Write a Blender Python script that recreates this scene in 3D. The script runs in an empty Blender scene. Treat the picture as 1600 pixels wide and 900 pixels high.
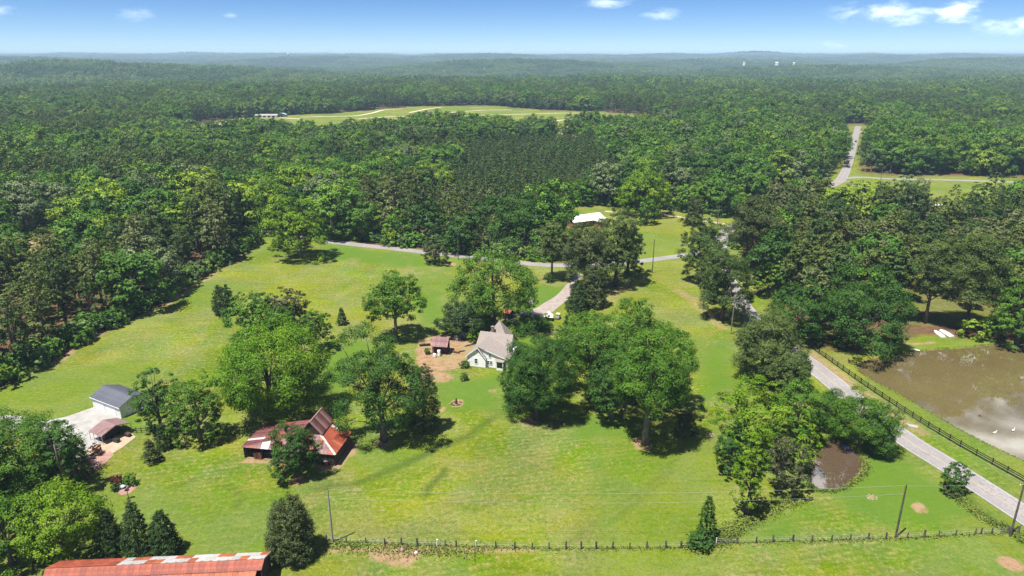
import bpy, bmesh, math, random
import numpy as np
from mathutils import Vector, Matrix

# ------------------------------------------------------------------ camera, sky, sun, exposure
SC = bpy.context.scene
CAMH, FPX = 80.0, 1080.0
PITCH = math.atan((450 - 86.5) / FPX)
cam_d = bpy.data.cameras.new('camera'); cam = bpy.data.objects.new('camera', cam_d)
SC.collection.objects.link(cam); SC.camera = cam
cam_d.sensor_width = 36.0; cam_d.lens = 36.0 * FPX / 1600.0
cam_d.clip_start = 1.0; cam_d.clip_end = 60000.0
cam.location = (0, 0, CAMH); cam.rotation_euler = (math.pi / 2 - PITCH, 0, 0)

SUN_EL = math.radians(69); SUN_AZ = math.atan2(-0.62, -0.78)      # direction towards the sun in the ground plane
SUN_DIR = Vector((math.cos(SUN_AZ) * math.cos(SUN_EL), math.sin(SUN_AZ) * math.cos(SUN_EL), math.sin(SUN_EL)))
sun_d = bpy.data.lights.new('sun', 'SUN'); sun_d.energy = 5.0; sun_d.angle = math.radians(0.53); sun_d.color = (1.0, 0.955, 0.88)
sun = bpy.data.objects.new('sun', sun_d); SC.collection.objects.link(sun)
sun.rotation_euler = (-SUN_DIR).to_track_quat('-Z', 'Y').to_euler(); sun.location = (0, 0, 300)

SC.view_settings.view_transform = 'Standard'; SC.view_settings.look = 'None'
SC.view_settings.exposure = 0.88; SC.view_settings.gamma = 1.0; SC.view_settings.use_curve_mapping = False
SC.render.engine = 'CYCLES'
cy = SC.cycles
cy.use_denoising = True; cy.denoising_prefilter = 'NONE'; cy.sample_clamp_indirect = 2.0; cy.max_bounces = 4; cy.diffuse_bounces = 1; cy.glossy_bounces = 2; cy.transmission_bounces = 4
cy.volume_bounces = 0; cy.transparent_max_bounces = 8; cy.use_adaptive_sampling = True; cy.adaptive_threshold = 0.01
cy.caustics_reflective = False; cy.caustics_refractive = False
SC.render.use_persistent_data = False

def pixdir(px, py):
    x = (px - 800) / FPX; y = (450 - py) / FPX
    return Vector((x, math.cos(PITCH) + y * math.sin(PITCH), -math.sin(PITCH) + y * math.cos(PITCH)))
def P(px, py, z=0.0):
    """ground point seen at a photograph position"""
    d = pixdir(px, py); t = (CAMH - z) / -d.z
    return Vector((d.x * t, d.y * t, z))
def proj(x, y, z):
    v = Vector((x, y, z - CAMH)); c, s = math.cos(PITCH), math.sin(PITCH)
    dz = v.y * c - v.z * s; up = v.y * s + v.z * c
    return 800 + FPX * v.x / dz, 450 - FPX * up / dz

# world: clear Nishita sky with a few fair-weather clouds
W = bpy.data.worlds.new('World'); SC.world = W; W.use_nodes = True
nt = W.node_tree; nt.nodes.clear()
def N(tree, typ, **kw):
    n = tree.nodes.new(typ)
    for k, v in kw.items(): setattr(n, k, v)
    return n
out = N(nt, 'ShaderNodeOutputWorld'); bg = N(nt, 'ShaderNodeBackground'); bg.inputs['Strength'].default_value = 0.073
sky = N(nt, 'ShaderNodeTexSky', sky_type='NISHITA'); sky.sun_disc = False
sky.sun_elevation = SUN_EL; sky.sun_rotation = math.atan2(SUN_DIR.x, SUN_DIR.y)
sky.altitude = 0; sky.air_density = 0.42; sky.dust_density = 0.0; sky.ozone_density = 1.0
hsv = N(nt, 'ShaderNodeHueSaturation'); hsv.inputs['Saturation'].default_value = 1.32; hsv.inputs['Hue'].default_value = 0.506
nt.links.new(sky.outputs[0], hsv.inputs['Color'])
tc = N(nt, 'ShaderNodeTexCoord')
sep = N(nt, 'ShaderNodeSeparateXYZ'); nt.links.new(tc.outputs['Generated'], sep.inputs[0])
def M2(tree, op, a, b=None, c=None, clamp=False):
    n = tree.nodes.new('ShaderNodeMath'); n.operation = op; n.use_clamp = clamp
    for i, v in enumerate((a, b, c)):
        if v is None: continue
        if isinstance(v, (int, float)): n.inputs[i].default_value = v
        else: tree.links.new(v, n.inputs[i])
    return n.outputs[0]
def noise(tree, vec, scale, detail=4, rough=0.55, dist=0.0):
    n = tree.nodes.new('ShaderNodeTexNoise'); n.inputs['Scale'].default_value = scale
    n.inputs['Detail'].default_value = detail; n.inputs['Roughness'].default_value = rough; n.inputs['Distortion'].default_value = dist
    if vec is not None: tree.links.new(vec, n.inputs['Vector'])
    return n.outputs['Fac']
def mapr(tree, v, a, b, c=0.0, d=1.0, smooth=True):
    n = tree.nodes.new('ShaderNodeMapRange'); n.interpolation_type = 'SMOOTHSTEP' if smooth else 'LINEAR'
    for i, x in zip((1, 2, 3, 4), (a, b, c, d)): n.inputs[i].default_value = x
    if isinstance(v, (int, float)): n.inputs[0].default_value = v
    else: tree.links.new(v, n.inputs[0])
    return n.outputs[0]
def mixc(tree, f, a, b, mode='MIX'):
    n = tree.nodes.new('ShaderNodeMix'); n.data_type = 'RGBA'; n.blend_type = mode
    if isinstance(f, (int, float)): n.inputs[0].default_value = f
    else: tree.links.new(f, n.inputs[0])
    for i, v in ((6, a), (7, b)):
        if isinstance(v, (tuple, list)): n.inputs[i].default_value = (v[0], v[1], v[2], 1)
        else: tree.links.new(v, n.inputs[i])
    return n.outputs[2]
def vscale(tree, vec, s):
    n = tree.nodes.new('ShaderNodeVectorMath'); n.operation = 'MULTIPLY'; tree.links.new(vec, n.inputs[0]); n.inputs[1].default_value = s
    return n.outputs[0]
cn = noise(nt, vscale(nt, tc.outputs['Generated'], (14, 14, 40)), 1.6, 6, 0.62, 0.25)
cl_total = None
for (px, py, w, h, amt) in [(1405, 20, 75, 16, 0.75), (1490, 17, 34, 18, 1.0), (1375, 22, 40, 11, 0.55), (1575, 46, 46, 13, 0.55), (1598, 40, 14, 12, 0.8),
                            (955, 4, 50, 8, 0.45), (1036, 22, 34, 8, 0.4), (205, 23, 26, 9, 0.3), (1310, 71, 24, 7, 0.35), (361, 23, 12, 6, 0.3),
                            (1452, 572, 46, 24, -1.6), (1428, 596, 26, 12, -1.3), (1527, 574, 26, 11, -1.4), (1522, 606, 20, 9, -1.0), (1575, 700, 140, 62, -1.6), (1690, 640, 60, 40, -1.3), (1310, 745, 40, 22, -1.0), (1750, 30, 90, 18, .8), (-160, 12, 110, 14, .6), (640, -40, 90, 20, .7), (1210, -60, 120, 24, .8), (250, -70, 140, 26, .7)]:
    c = pixdir(px, py).normalized()
    if amt < 0: c.z = -c.z; amt = -amt          # clouds higher up, the ones the pond mirrors
    sub = N(nt, 'ShaderNodeVectorMath', operation='SUBTRACT'); nt.links.new(tc.outputs['Generated'], sub.inputs[0]); sub.inputs[1].default_value = c
    sc_ = vscale(nt, sub.outputs[0], (FPX / w, FPX / w, FPX / h))
    ln = N(nt, 'ShaderNodeVectorMath', operation='LENGTH'); nt.links.new(sc_, ln.inputs[0])
    fall = M2(nt, 'SUBTRACT', 1.0, ln.outputs['Value'])
    d = M2(nt, 'ADD', fall, M2(nt, 'MULTIPLY', M2(nt, 'SUBTRACT', cn, 0.52), 3.2))
    d = M2(nt, 'MULTIPLY', mapr(nt, d, -0.1, 1.5), min(1.0, amt * .62))
    d = M2(nt, 'MULTIPLY', d, mapr(nt, fall, -0.5, 0.25))
    cl_total = d if cl_total is None else M2(nt, 'MAXIMUM', cl_total, d)
# the same fair-weather clouds go on overhead, seen from below
zz = M2(nt, 'MAXIMUM', sep.outputs['Z'], 0.03)
comb = N(nt, 'ShaderNodeCombineXYZ')
nt.links.new(M2(nt, 'DIVIDE', sep.outputs['X'], zz), comb.inputs[0]); nt.links.new(M2(nt, 'DIVIDE', sep.outputs['Y'], zz), comb.inputs[1])
hi = noise(nt, comb.outputs[0], 2.1, 6, 0.6, 0.3)
hi = M2(nt, 'MULTIPLY', mapr(nt, hi, 0.55, 0.66), mapr(nt, sep.outputs['Z'], 0.12, 0.25))
cl_total = M2(nt, 'MAXIMUM', cl_total, M2(nt, 'MULTIPLY', hi, 0.85))
lp = mixc(nt, cl_total, hsv.outputs[0], (22.0, 22.3, 23.0))
nt.links.new(lp, bg.inputs['Color']); nt.links.new(bg.outputs[0], out.inputs['Surface'])

# ------------------------------------------------------------------ helpers
COL = SC.collection
def tag(o, label=None, cat=None, group=None, kind=None):
    if label: o['label'] = label
    if cat: o['category'] = cat
    if group: o['group'] = group
    if kind: o['kind'] = kind
    return o
def empty(name, loc, rz=0.0, label=None, cat=None, group=None, kind=None):
    o = bpy.data.objects.new(name, None); o.empty_display_size = 0.5; COL.objects.link(o)
    o.location = loc; o.rotation_euler = (0, 0, rz)
    return tag(o, label, cat, group, kind)
def link(name, me, parent=None, loc=None):
    o = bpy.data.objects.new(name, me); COL.objects.link(o)
    if parent is not None: o.parent = parent
    if loc is not None: o.location = loc
    return o
class MB:
    def __init__(s): s.v = []; s.f = []
    def poly(s, pts):
        n = len(s.v); s.v += [tuple(p) for p in pts]; s.f.append(tuple(range(n, n + len(pts)))); return s
    def box(s, x0, x1, y0, y1, z0, z1):
        n = len(s.v)
        s.v += [(x0, y0, z0), (x1, y0, z0), (x1, y1, z0), (x0, y1, z0), (x0, y0, z1), (x1, y0, z1), (x1, y1, z1), (x0, y1, z1)]
        s.f += [tuple(n + i for i in q) for q in ((0, 3, 2, 1), (4, 5, 6, 7), (0, 1, 5, 4), (1, 2, 6, 5), (2, 3, 7, 6), (3, 0, 4, 7))]
        return s
    def bar(s, a, b, w, h=None):
        """box beam between two points"""
        a, b = Vector(a), Vector(b); h = h or w; d = (b - a).normalized()
        up = Vector((0, 0, 1)) if abs(d.z) < 0.95 else Vector((1, 0, 0))
        r = d.cross(up).normalized() * (w / 2); u = r.cross(d).normalized() * (h / 2)
        n = len(s.v)
        for p in (a, b):
            for sr, su in ((-1, -1), (1, -1), (1, 1), (-1, 1)): s.v.append(tuple(p + r * sr + u * su))
        s.f += [tuple(n + i for i in q) for q in ((3, 2, 1, 0), (4, 5, 6, 7), (0, 1, 5, 4), (1, 2, 6, 5), (2, 3, 7, 6), (3, 0, 4, 7))]
        return s
    def tube(s, pts, rad, k=8, cap=True):
        """swept tube with a radius at each point"""
        pts = [Vector(p) for p in pts]
        if isinstance(rad, (int, float)): rad = [rad] * len(pts)
        rings = []
        for i, p in enumerate(pts):
            d = (pts[min(i + 1, len(pts) - 1)] - pts[max(i - 1, 0)]).normalized()
            up = Vector((0, 0, 1)) if abs(d.z) < 0.9 else Vector((1, 0, 0))
            a = d.cross(up).normalized(); b = d.cross(a).normalized()
            n = len(s.v); rings.append(n)
            for j in range(k):
                t = 2 * math.pi * j / k; s.v.append(tuple(p + (a * math.cos(t) + b * math.sin(t)) * rad[i]))
        for i in range(len(rings) - 1):
            for j in range(k):
                s.f.append((rings[i] + j, rings[i] + (j + 1) % k, rings[i + 1] + (j + 1) % k, rings[i + 1] + j))
        if cap:
            s.f.append(tuple(rings[0] + j for j in range(k))); s.f.append(tuple(rings[-1] + j for j in reversed(range(k))))
        return s
    def prism(s, pts, vec):
        """closed prism: polygon pts extruded by vec"""
        vec = Vector(vec); a = [Vector(p) for p in pts]; n = len(s.v); k = len(a)
        s.v += [tuple(p) for p in a] + [tuple(p + vec) for p in a]
        s.f.append(tuple(range(n, n + k))); s.f.append(tuple(range(n + 2 * k - 1, n + k - 1, -1)))
        for i in range(k): s.f.append((n + (i + 1) % k, n + i, n + k + i, n + k + (i + 1) % k))
        return s
    def lathe(s, prof, k=14, c=(0, 0, 0)):
        rings = []
        for r, z in prof:
            rings.append(len(s.v))
            for j in range(k):
                t = 2 * math.pi * j / k; s.v.append((c[0] + r * math.cos(t), c[1] + r * math.sin(t), c[2] + z))
        for i in range(len(rings) - 1):
            for j in range(k): s.f.append((rings[i] + j, rings[i] + (j + 1) % k, rings[i + 1] + (j + 1) % k, rings[i + 1] + j))
        s.f.append(tuple(rings[0] + j for j in reversed(range(k)))); s.f.append(tuple(rings[-1] + j for j in range(k)))
        return s
    def mesh(s, name, mat, smooth=False):
        me = bpy.data.meshes.new(name); me.from_pydata(s.v, [], s.f)
        bm = bmesh.new(); bm.from_mesh(me); bmesh.ops.recalc_face_normals(bm, faces=bm.faces); bm.to_mesh(me); bm.free()
        me.materials.append(mat)
        if smooth: me.polygons.foreach_set('use_smooth', [True] * len(me.polygons))
        me.update(); return me
    def build(s, name, mat, parent=None, loc=None, smooth=False): return link(name, s.mesh(name, mat, smooth), parent, loc)

# ------------------------------------------------------------------ materials
def new_mat(name):
    m = bpy.data.materials.new(name); m.use_nodes = True; t = m.node_tree; t.nodes.clear()
    o = N(t, 'ShaderNodeOutputMaterial'); b = N(t, 'ShaderNodeBsdfPrincipled'); t.links.new(b.outputs[0], o.inputs['Surface'])
    return m, t, b, o
def setc(t, sock, v):
    if isinstance(v, (tuple, list)): sock.default_value = (v[0], v[1], v[2], 1)
    else: t.links.new(v, sock)
def pos(t): return N(t, 'ShaderNodeNewGeometry').outputs['Position']
def objc(t): return N(t, 'ShaderNodeTexCoord').outputs['Object']
def bump(t, b, h, strength, dist=0.05):
    n = N(t, 'ShaderNodeBump'); n.inputs['Strength'].default_value = strength; n.inputs['Distance'].default_value = dist
    t.links.new(h, n.inputs['Height']); t.links.new(n.outputs[0], b.inputs['Normal'])
def worn(name, c1, c2, scale=1.0, rough=0.8, stretch=(1, 1, 1), spec=0.3, metal=0.0, bmp=0.3, rnd=0.25, thr=(0.35, 0.65), c3=None):
    """two-tone weathered surface, with a per-piece tint"""
    m, t, b, o = new_mat(name)
    v = vscale(t, objc(t), stretch); n1 = noise(t, v, scale, 6, 0.65)
    col = mixc(t, mapr(t, n1, *thr), c1, c2)
    if c3: col = mixc(t, mapr(t, noise(t, v, scale * 0.37, 4), 0.56, 0.68), col, c3)
    oi = N(t, 'ShaderNodeObjectInfo').outputs['Random']
    h = N(t, 'ShaderNodeHueSaturation'); t.links.new(col, h.inputs['Color']); t.links.new(mapr(t, oi, 0, 1, 1 - rnd, 1 + rnd, False), h.inputs['Value'])
    t.links.new(h.outputs[0], b.inputs['Base Color'])
    b.inputs['Roughness'].default_value = rough; b.inputs['Specular IOR Level'].default_value = spec; b.inputs['Metallic'].default_value = metal
    if bmp: bump(t, b, noise(t, v, scale * 4, 4), bmp, 0.03)
    return m
def leaf_mat(name, cols, trans=0.13, rnd=0.35):
    """foliage: colour picked by the tree's own random number, small leaf to leaf differences"""
    m, t, b, o = new_mat(name)
    oi = N(t, 'ShaderNodeObjectInfo').outputs['Random']
    r = N(t, 'ShaderNodeValToRGB'); el = r.color_ramp.elements
    while len(el) < len(cols): el.new(0.5)
    for i, c in enumerate(cols): el[i].position = i / max(1, len(cols) - 1); el[i].color = (c[0] * .80, c[1] * .84, c[2] * .80, 1)
    t.links.new(oi, r.inputs[0])
    at = N(t, 'ShaderNodeAttribute'); at.attribute_name = 'tint'
    h = N(t, 'ShaderNodeHueSaturation'); t.links.new(r.outputs[0], h.inputs['Color'])
    t.links.new(mapr(t, at.outputs['Fac'], 0, 1, 1 - rnd, 1 + rnd, False), h.inputs['Value'])
    t.links.new(mapr(t, at.outputs['Fac'], 0, 1, 0.515, 0.485, False), h.inputs['Hue'])
    t.links.new(h.outputs[0], b.inputs['Base Color']); b.inputs['Roughness'].default_value = 0.5; b.inputs['Specular IOR Level'].default_value = 0.12
    tr = N(t, 'ShaderNodeBsdfTranslucent'); t.links.new(mixc(t, 1.0, h.outputs[0], (1.35, 1.25, 0.5), 'MULTIPLY'), tr.inputs['Color'])
    mx = N(t, 'ShaderNodeMixShader'); mx.inputs[0].default_value = trans
    t.links.new(b.outputs[0], mx.inputs[1]); t.links.new(tr.outputs[0], mx.inputs[2]); t.links.new(mx.outputs[0], o.inputs['Surface'])
    return m
M = {}
TONES = {'dark green': (.048, .112, .018), 'mid green': (.086, .182, .022), 'fresh green': (.130, .255, .024), 'yellow green': (.215, .315, .024), 'pale grey green': (.165, .210, .090)}
PTONES = {'dark': (.076, .128, .032), 'olive': (.130, .168, .040), 'pale olive': (.175, .200, .074)}
M['broad'] = leaf_mat('leaf_broad', [TONES[k] for k in ('dark green', 'mid green', 'fresh green', 'dark green', 'yellow green', 'dark green', 'pale grey green', 'fresh green', 'mid green')])
for k_, c_ in TONES.items(): M['b ' + k_] = leaf_mat('leaf_' + k_.replace(' ', '_'), [c_, tuple(v * 1.12 for v in c_)])
for k_, c_ in PTONES.items(): M['p ' + k_] = leaf_mat('needle_' + k_.replace(' ', '_'), [c_, tuple(v * 1.12 for v in c_)], .15)
M['bright'] = leaf_mat('leaf_bright', [(.150, .262, .010), (.165, .275, .012)])
M['maple'] = leaf_mat('leaf_maple', [(.118, .240, .010), (.122, .245, .011)])
M['mid'] = leaf_mat('leaf_mid', [(.084, .185, .016), (.098, .200, .018)])
M['deep'] = leaf_mat('leaf_deep', [(.052, .125, .018), (.062, .140, .020)])
M['brown'] = leaf_mat('leaf_brown', [(.095, .105, .042), (.100, .112, .045)], 0.15)
M['pine'] = leaf_mat('leaf_pine', [(.090, .145, .032), (.118, .165, .040), (.070, .128, .030), (.140, .178, .054)], 0.15)
M['cedar'] = leaf_mat('leaf_cedar', [(.052, .098, .028), (.064, .110, .032)], 0.12)
M['olive'] = leaf_mat('leaf_olive', [(.098, .125, .040), (.108, .135, .046)], 0.15)
M['plant'] = leaf_mat('leaf_plantation', [(.062, .115, .030), (.080, .135, .034), (.098, .150, .040), (.070, .125, .034)], 0.12)
M['red'] = leaf_mat('leaf_red', [(.100, .022, .022), (.110, .025, .026)], 0.15)
M['weed'] = leaf_mat('leaf_weed', [(.19, .25, .045), (.22, .26, .055)])
M['farb'] = leaf_mat('leaf_far_dark', [(.050, .108, .022), (.066, .128, .024), (.060, .105, .034)]); M['farm'] = leaf_mat('leaf_far_mid', [(.080, .155, .022), (.096, .175, .024), (.090, .140, .044)]); M['farl'] = leaf_mat('leaf_far_light', [(.115, .195, .024), (.140, .210, .036), (.135, .180, .060)])
M['bark'] = worn('bark', (.10, .080, .062), (.19, .155, .125), 2.2, 0.9, (1, 1, .25), .15, bmp=0.6)
M['barkp'] = worn('bark_pine', (.075, .055, .045), (.16, .115, .090), 2.2, 0.9, (1, 1, .3), .15, bmp=0.6)
M['pole'] = worn('weathered_pole', (.14, .115, .09), (.26, .22, .18), 3, 0.85, (1, 1, .15), .15)
M['post'] = worn('fence_post_wood', (.055, .048, .042), (.14, .12, .10), 4, 0.9, (1, 1, .2), .15)
M['postw'] = worn('pale_post', (.50, .48, .43), (.66, .64, .60), 4, 0.8)
M['blackfence'] = worn('black_board_paint', (.010, .010, .011), (.026, .025, .025), 3, 0.6, (1, 1, 1), .3, rnd=.4)
M['wire'] = worn('wire_aluminium', (.22, .22, .21), (.30, .30, .29), 2, 0.5, bmp=0)
M['rust'] = worn('rusted_tin', (.24, .048, .026), (.32, .085, .045), 1.1, 0.6, (1, 1, 1), .35, bmp=.15, rnd=.2, c3=(.13, .042, .034))
M['rustpurple'] = worn('rusted_tin_dark', (.105, .036, .036), (.18, .072, .068), 0.9, 0.55, (1, 1, 1), .35, bmp=.15, rnd=.35, c3=(.23, .12, .11))
M['tinpale'] = worn('pale_tin', (.36, .35, .34), (.48, .47, .46), 1.6, 0.45, (1, 1, 1), .4, bmp=.1, rnd=.15, c3=(.32, .15, .09), thr=(.3, .6))
M['rustorange'] = worn('rust_orange_tin', (.31, .080, .036), (.36, .125, .06), 0.8, 0.6, (1, 1, 1), .3, bmp=.1, rnd=.18)
M['darkwood'] = worn('dark_barn_wood', (.030, .023, .019), (.085, .062, .050), 2.5, 0.9, (1, 1, .15), .12, bmp=.5)
M['redwood'] = worn('red_brown_wood', (.10, .035, .028), (.20, .075, .055), 2.5, 0.9, (1, 1, .2), .12, bmp=.4)
M['floor_earth'] = worn('barn_floor_earth', (.16, .10, .07), (.26, .17, .12), 1.2, 0.95)  # two brown tones of bare earth for the barn floor
M['siding'] = worn('white_siding', (.82, .82, .82), (.86, .86, .86), .8, 0.55, (1, 1, 1), .3, bmp=0.05, rnd=.02)
M['trimw'] = worn('white_trim', (.80, .80, .79), (.84, .84, .83), 2, 0.5, bmp=0, rnd=.02)
M['shingle'] = worn('tan_shingle', (.225, .190, .170), (.30, .260, .235), 3.5, 0.85, (1, 1, 1), .2, bmp=.5, rnd=.03)
M['shinglegrey'] = worn('grey_shingle', (.18, .18, .19), (.26, .26, .27), 3, 0.85, bmp=.4, rnd=.1)
M['charcoal'] = worn('charcoal_metal_roof', (.075, .080, .100), (.095, .100, .122), 1.2, 0.45, (1, 1, 1), .45, bmp=.05, rnd=.05)
M['whiteroof'] = worn('white_roof', (.70, .69, .66), (.80, .79, .77), .8, 0.5, bmp=.1, rnd=.04)
M['creamwall'] = worn('cream_metal_wall', (.66, .65, .60), (.73, .72, .68), .7, 0.5, bmp=.05, rnd=.03)
M['mauve'] = worn('faded_maroon_tin', (.20, .12, .115), (.26, .165, .155), 0.9, 0.5, (1, 1, 1), .35, bmp=.1, rnd=.06, c3=(.18, .10, .095))
M['steel'] = worn('galvanised_steel', (.42, .42, .42), (.55, .55, .55), 2, 0.45, metal=.4, bmp=0)
M['brick'] = worn('brick_red', (.22, .085, .06), (.32, .14, .10), 4, 0.9, bmp=.3)
M['brickdark'] = worn('chimney_brick', (.16, .10, .09), (.26, .17, .15), 5, 0.9, bmp=.3)
M['stone'] = worn('pale_stone', (.22, .20, .175), (.32, .29, .26), 3, 0.9, bmp=.4)
M['concrete'] = worn('concrete_slab', (.29, .28, .26), (.37, .36, .34), .35, 0.9, (1, 1, 1), .2, bmp=.1, rnd=.05, c3=(.31, .295, .275))
M['white'] = worn('white_paint', (.76, .76, .76), (.82, .82, .82), 2, 0.45, bmp=0, rnd=.03)
M['darkmetal'] = worn('dark_metal', (.02, .02, .022), (.05, .05, .05), 3, 0.5, bmp=0)
M['blue'] = worn('faded_blue_plastic', (.30, .42, .50), (.42, .54, .62), 3, 0.5, bmp=0)
M['red'] = M['red']
M['carpaint'] = worn('rust_red_car_paint', (.20, .045, .03), (.22, .05, .035), 1, 0.3, bmp=0, rnd=0)
M['tyre'] = worn('tyre_rubber', (.012, .012, .012), (.02, .02, .02), 5, 0.8, bmp=0)
M['goosew'] = worn('white_feather', (.78, .77, .74), (.84, .83, .81), 5, 0.8, bmp=0)
M['goosed'] = worn('dark_feather', (.03, .028, .026), (.06, .055, .05), 5, 0.8, bmp=0)
m, t, b, o = new_mat('window_glass'); b.inputs['Base Color'].default_value = (.015, .02, .025, 1); b.inputs['Roughness'].default_value = .06; b.inputs['Specular IOR Level'].default_value = .6; M['glass'] = m
def water(name, c1, c2, ripple):
    m, t, b, o = new_mat(name); p = pos(t)
    setc(t, b.inputs['Base Color'], mixc(t, mapr(t, noise(t, p, .035, 5), .35, .65), c1, c2))
    b.inputs['Roughness'].default_value = .035; b.inputs['IOR'].default_value = 1.33; b.inputs['Specular IOR Level'].default_value = 1.0; b.inputs['Coat Weight'].default_value = 1.0; b.inputs['Coat Roughness'].default_value = .02; b.inputs['Coat IOR'].default_value = 1.5
    h = M2(t, 'ADD', noise(t, p, .9, 3), M2(t, 'MULTIPLY', noise(t, vscale(t, p, (1, 2.2, 1)), 2.7, 2), .4))
    bump(t, b, h, ripple, .05)
    return m
M['pond'] = water('muddy_pond_water', (.118, .092, .036), (.140, .112, .046), .03)
M['puddle'] = water('red_brown_pond_water', (.074, .050, .030), (.090, .062, .038), .02)
# asphalt
m, t, b, o = new_mat('pale_asphalt'); p = pos(t)
ca = mixc(t, mapr(t, noise(t, p, .12, 5), .35, .65), (.225, .208, .205), (.29, .272, .268))
ca = mixc(t, mapr(t, noise(t, p, 1.6, 4), .4, .62), ca, (.225, .212, .208))
ca = mixc(t, M2(t, 'MULTIPLY', mapr(t, noise(t, vscale(t, p, (1, 1, 1)), .5, 6, .7, 1.2), .60, .64), .45), ca, (.12, .112, .11))
setc(t, b.inputs['Base Color'], ca); b.inputs['Roughness'].default_value = .9; b.inputs['Specular IOR Level'].default_value = .2
bump(t, b, noise(t, p, 9, 3), .2, .02); M['asphalt'] = m
M['lanew'] = worn('road_paint_white', (.36, .35, .34), (.46, .45, .44), 1.3, .7, bmp=0, rnd=0)
M['laney'] = worn('road_paint_yellow', (.36, .27, .14), (.40, .32, .19), 1.3, .7, bmp=0, rnd=0)
M['gravel'] = worn('gravel_drive', (.25, .21, .185), (.33, .285, .26), .6, .95, bmp=.3, rnd=0, c3=(.30, .22, .17))
M['track'] = worn('pale_dirt_track', (.50, .42, .30), (.60, .53, .40), .05, .95, bmp=.1, rnd=.05)
M['redsoil'] = worn('red_gravel_bed', (.27, .15, .12), (.34, .21, .17), 1.2, .95, bmp=.3, rnd=.05)
M['sand'] = worn('sandy_yard', (.34, .25, .17), (.42, .32, .235), .5, .95, bmp=.2, rnd=.05)
# ------------------------------------------------------------------ the lie of the land (plan positions, metres)
def W2(pts, z=0.0): return np.array([P(x, y, z)[:2] for x, y in pts])
def inpoly(x, y, poly):
    r = np.zeros(x.shape, bool); n = len(poly); j = n - 1
    for i in range(n):
        xi, yi = poly[i]; xj, yj = poly[j]
        c = ((yi > y) != (yj > y)) & (x < (xj - xi) * (y - yi) / (yj - yi + 1e-12) + xi)
        r ^= c; j = i
    return r
def dline(x, y, pl, closed=False):
    d = np.full(x.shape, 1e9); n = len(pl)
    for i in range(n if closed else n - 1):
        ax, ay = pl[i]; bx, by = pl[(i + 1) % n]
        vx, vy = bx - ax, by - ay; L = vx * vx + vy * vy + 1e-9
        t = np.clip(((x - ax) * vx + (y - ay) * vy) / L, 0, 1)
        d = np.minimum(d, np.hypot(x - ax - t * vx, y - ay - t * vy))
    return d
def sdist(x, y, poly):
    d = dline(x, y, poly, True); return np.where(inpoly(x, y, poly), -d, d)
def sstep(a, b, v):
    t = np.clip((v - a) / (b - a), 0, 1); return t * t * (3 - 2 * t)
def smooth_line(pts, step=2.0):
    """Catmull-Rom through plan points, resampled"""
    p = [Vector(q) for q in pts]; p = [2 * p[0] - p[1]] + p + [2 * p[-1] - p[-2]]; res = []
    for i in range(1, len(p) - 2):
        a, b, c, d = p[i - 1], p[i], p[i + 1], p[i + 2]; k = max(2, int((c - b).length / step))
        for j in range(k):
            t = j / k; res.append(0.5 * ((2 * b) + (c - a) * t + (2 * a - 5 * b + 4 * c - d) * t * t + (3 * b - a - 3 * c + d) * t ** 3))
    res.append(p[-2]); return res
def vn(x, y, s, seed):
    """cheap smooth value noise"""
    r = np.random.RandomState(seed); tb = r.rand(64, 64)
    u, v = x / s, y / s; iu, iv = np.floor(u).astype(int), np.floor(v).astype(int); fu, fv = u - iu, v - iv
    fu = fu * fu * (3 - 2 * fu); fv = fv * fv * (3 - 2 * fv)
    g = lambda a, b: tb[a % 64, b % 64]
    return (g(iu, iv) * (1 - fu) + g(iu + 1, iv) * fu) * (1 - fv) + (g(iu, iv + 1) * (1 - fu) + g(iu + 1, iv + 1) * fu) * fv

WATER_Z = -0.35
POND = [(1342, 569), (1365, 562), (1400, 557), (1450, 549), (1500, 546), (1550, 541), (1600, 539), (1700, 540), (1850, 560), (1950, 640), (1900, 760), (1760, 800), (1660, 752), (1600, 718), (1540, 690), (1480, 657), (1420, 622), (1370, 596), (1346, 580)]
POND = [tuple(q) for q in smooth_line([P(x, y, WATER_Z) for x, y in POND + POND[:1]], 3.0)]
POND = np.array([(q[0], q[1]) for q in POND[:-1]])
SPOND = [(1268, 742), (1278, 715), (1290, 696), (1306, 692), (1325, 697), (1338, 710), (1343, 728), (1332, 745), (1313, 760), (1292, 764), (1272, 759)]
SPOND = smooth_line([P(x, y, WATER_Z) for x, y in SPOND + SPOND[:1]], 1.5); SPOND = np.array([(q[0], q[1]) for q in SPOND[:-1]])

ROAD_PX = [(1760, 910), (1600, 804), (1487, 731), (1418, 688), (1350, 637), (1300, 596), (1262, 566), (1222, 538), (1190, 512), (1165, 484), (1146, 455), (1132, 425), (1124, 398), (1128, 372), (1145, 355), (1180, 338), (1225, 314), (1265, 300), (1303, 288), (1318, 274), (1327, 250), (1334, 225), (1339, 204), (1341, 197)]
LANE_PX = [(300, 352), (392, 357), (450, 366), (512, 377), (600, 387), (680, 396), (760, 405), (850, 414), (920, 413), (990, 409), (1040, 403), (1085, 397), (1122, 392)]
CROSS_PX = [(1318, 279), (1345, 277), (1400, 280), (1470, 281), (1600, 285), (1750, 289)]
DRIVE_PX = [(905, 428), (893, 446), (880, 463), (862, 476), (845, 487), (818, 495), (795, 501)]
RDRIVE_PX = [(1132, 350), (1090, 344), (1040, 336), (985, 333), (945, 330)]
SPUR_PX = [(1318, 282), (1332, 287), (1350, 294)]
FARSPUR_PX = [(1339, 207), (1352, 205), (1375, 204)]
mk = lambda px, st=2.0: smooth_line([P(x, y) for x, y in px], st)
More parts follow.
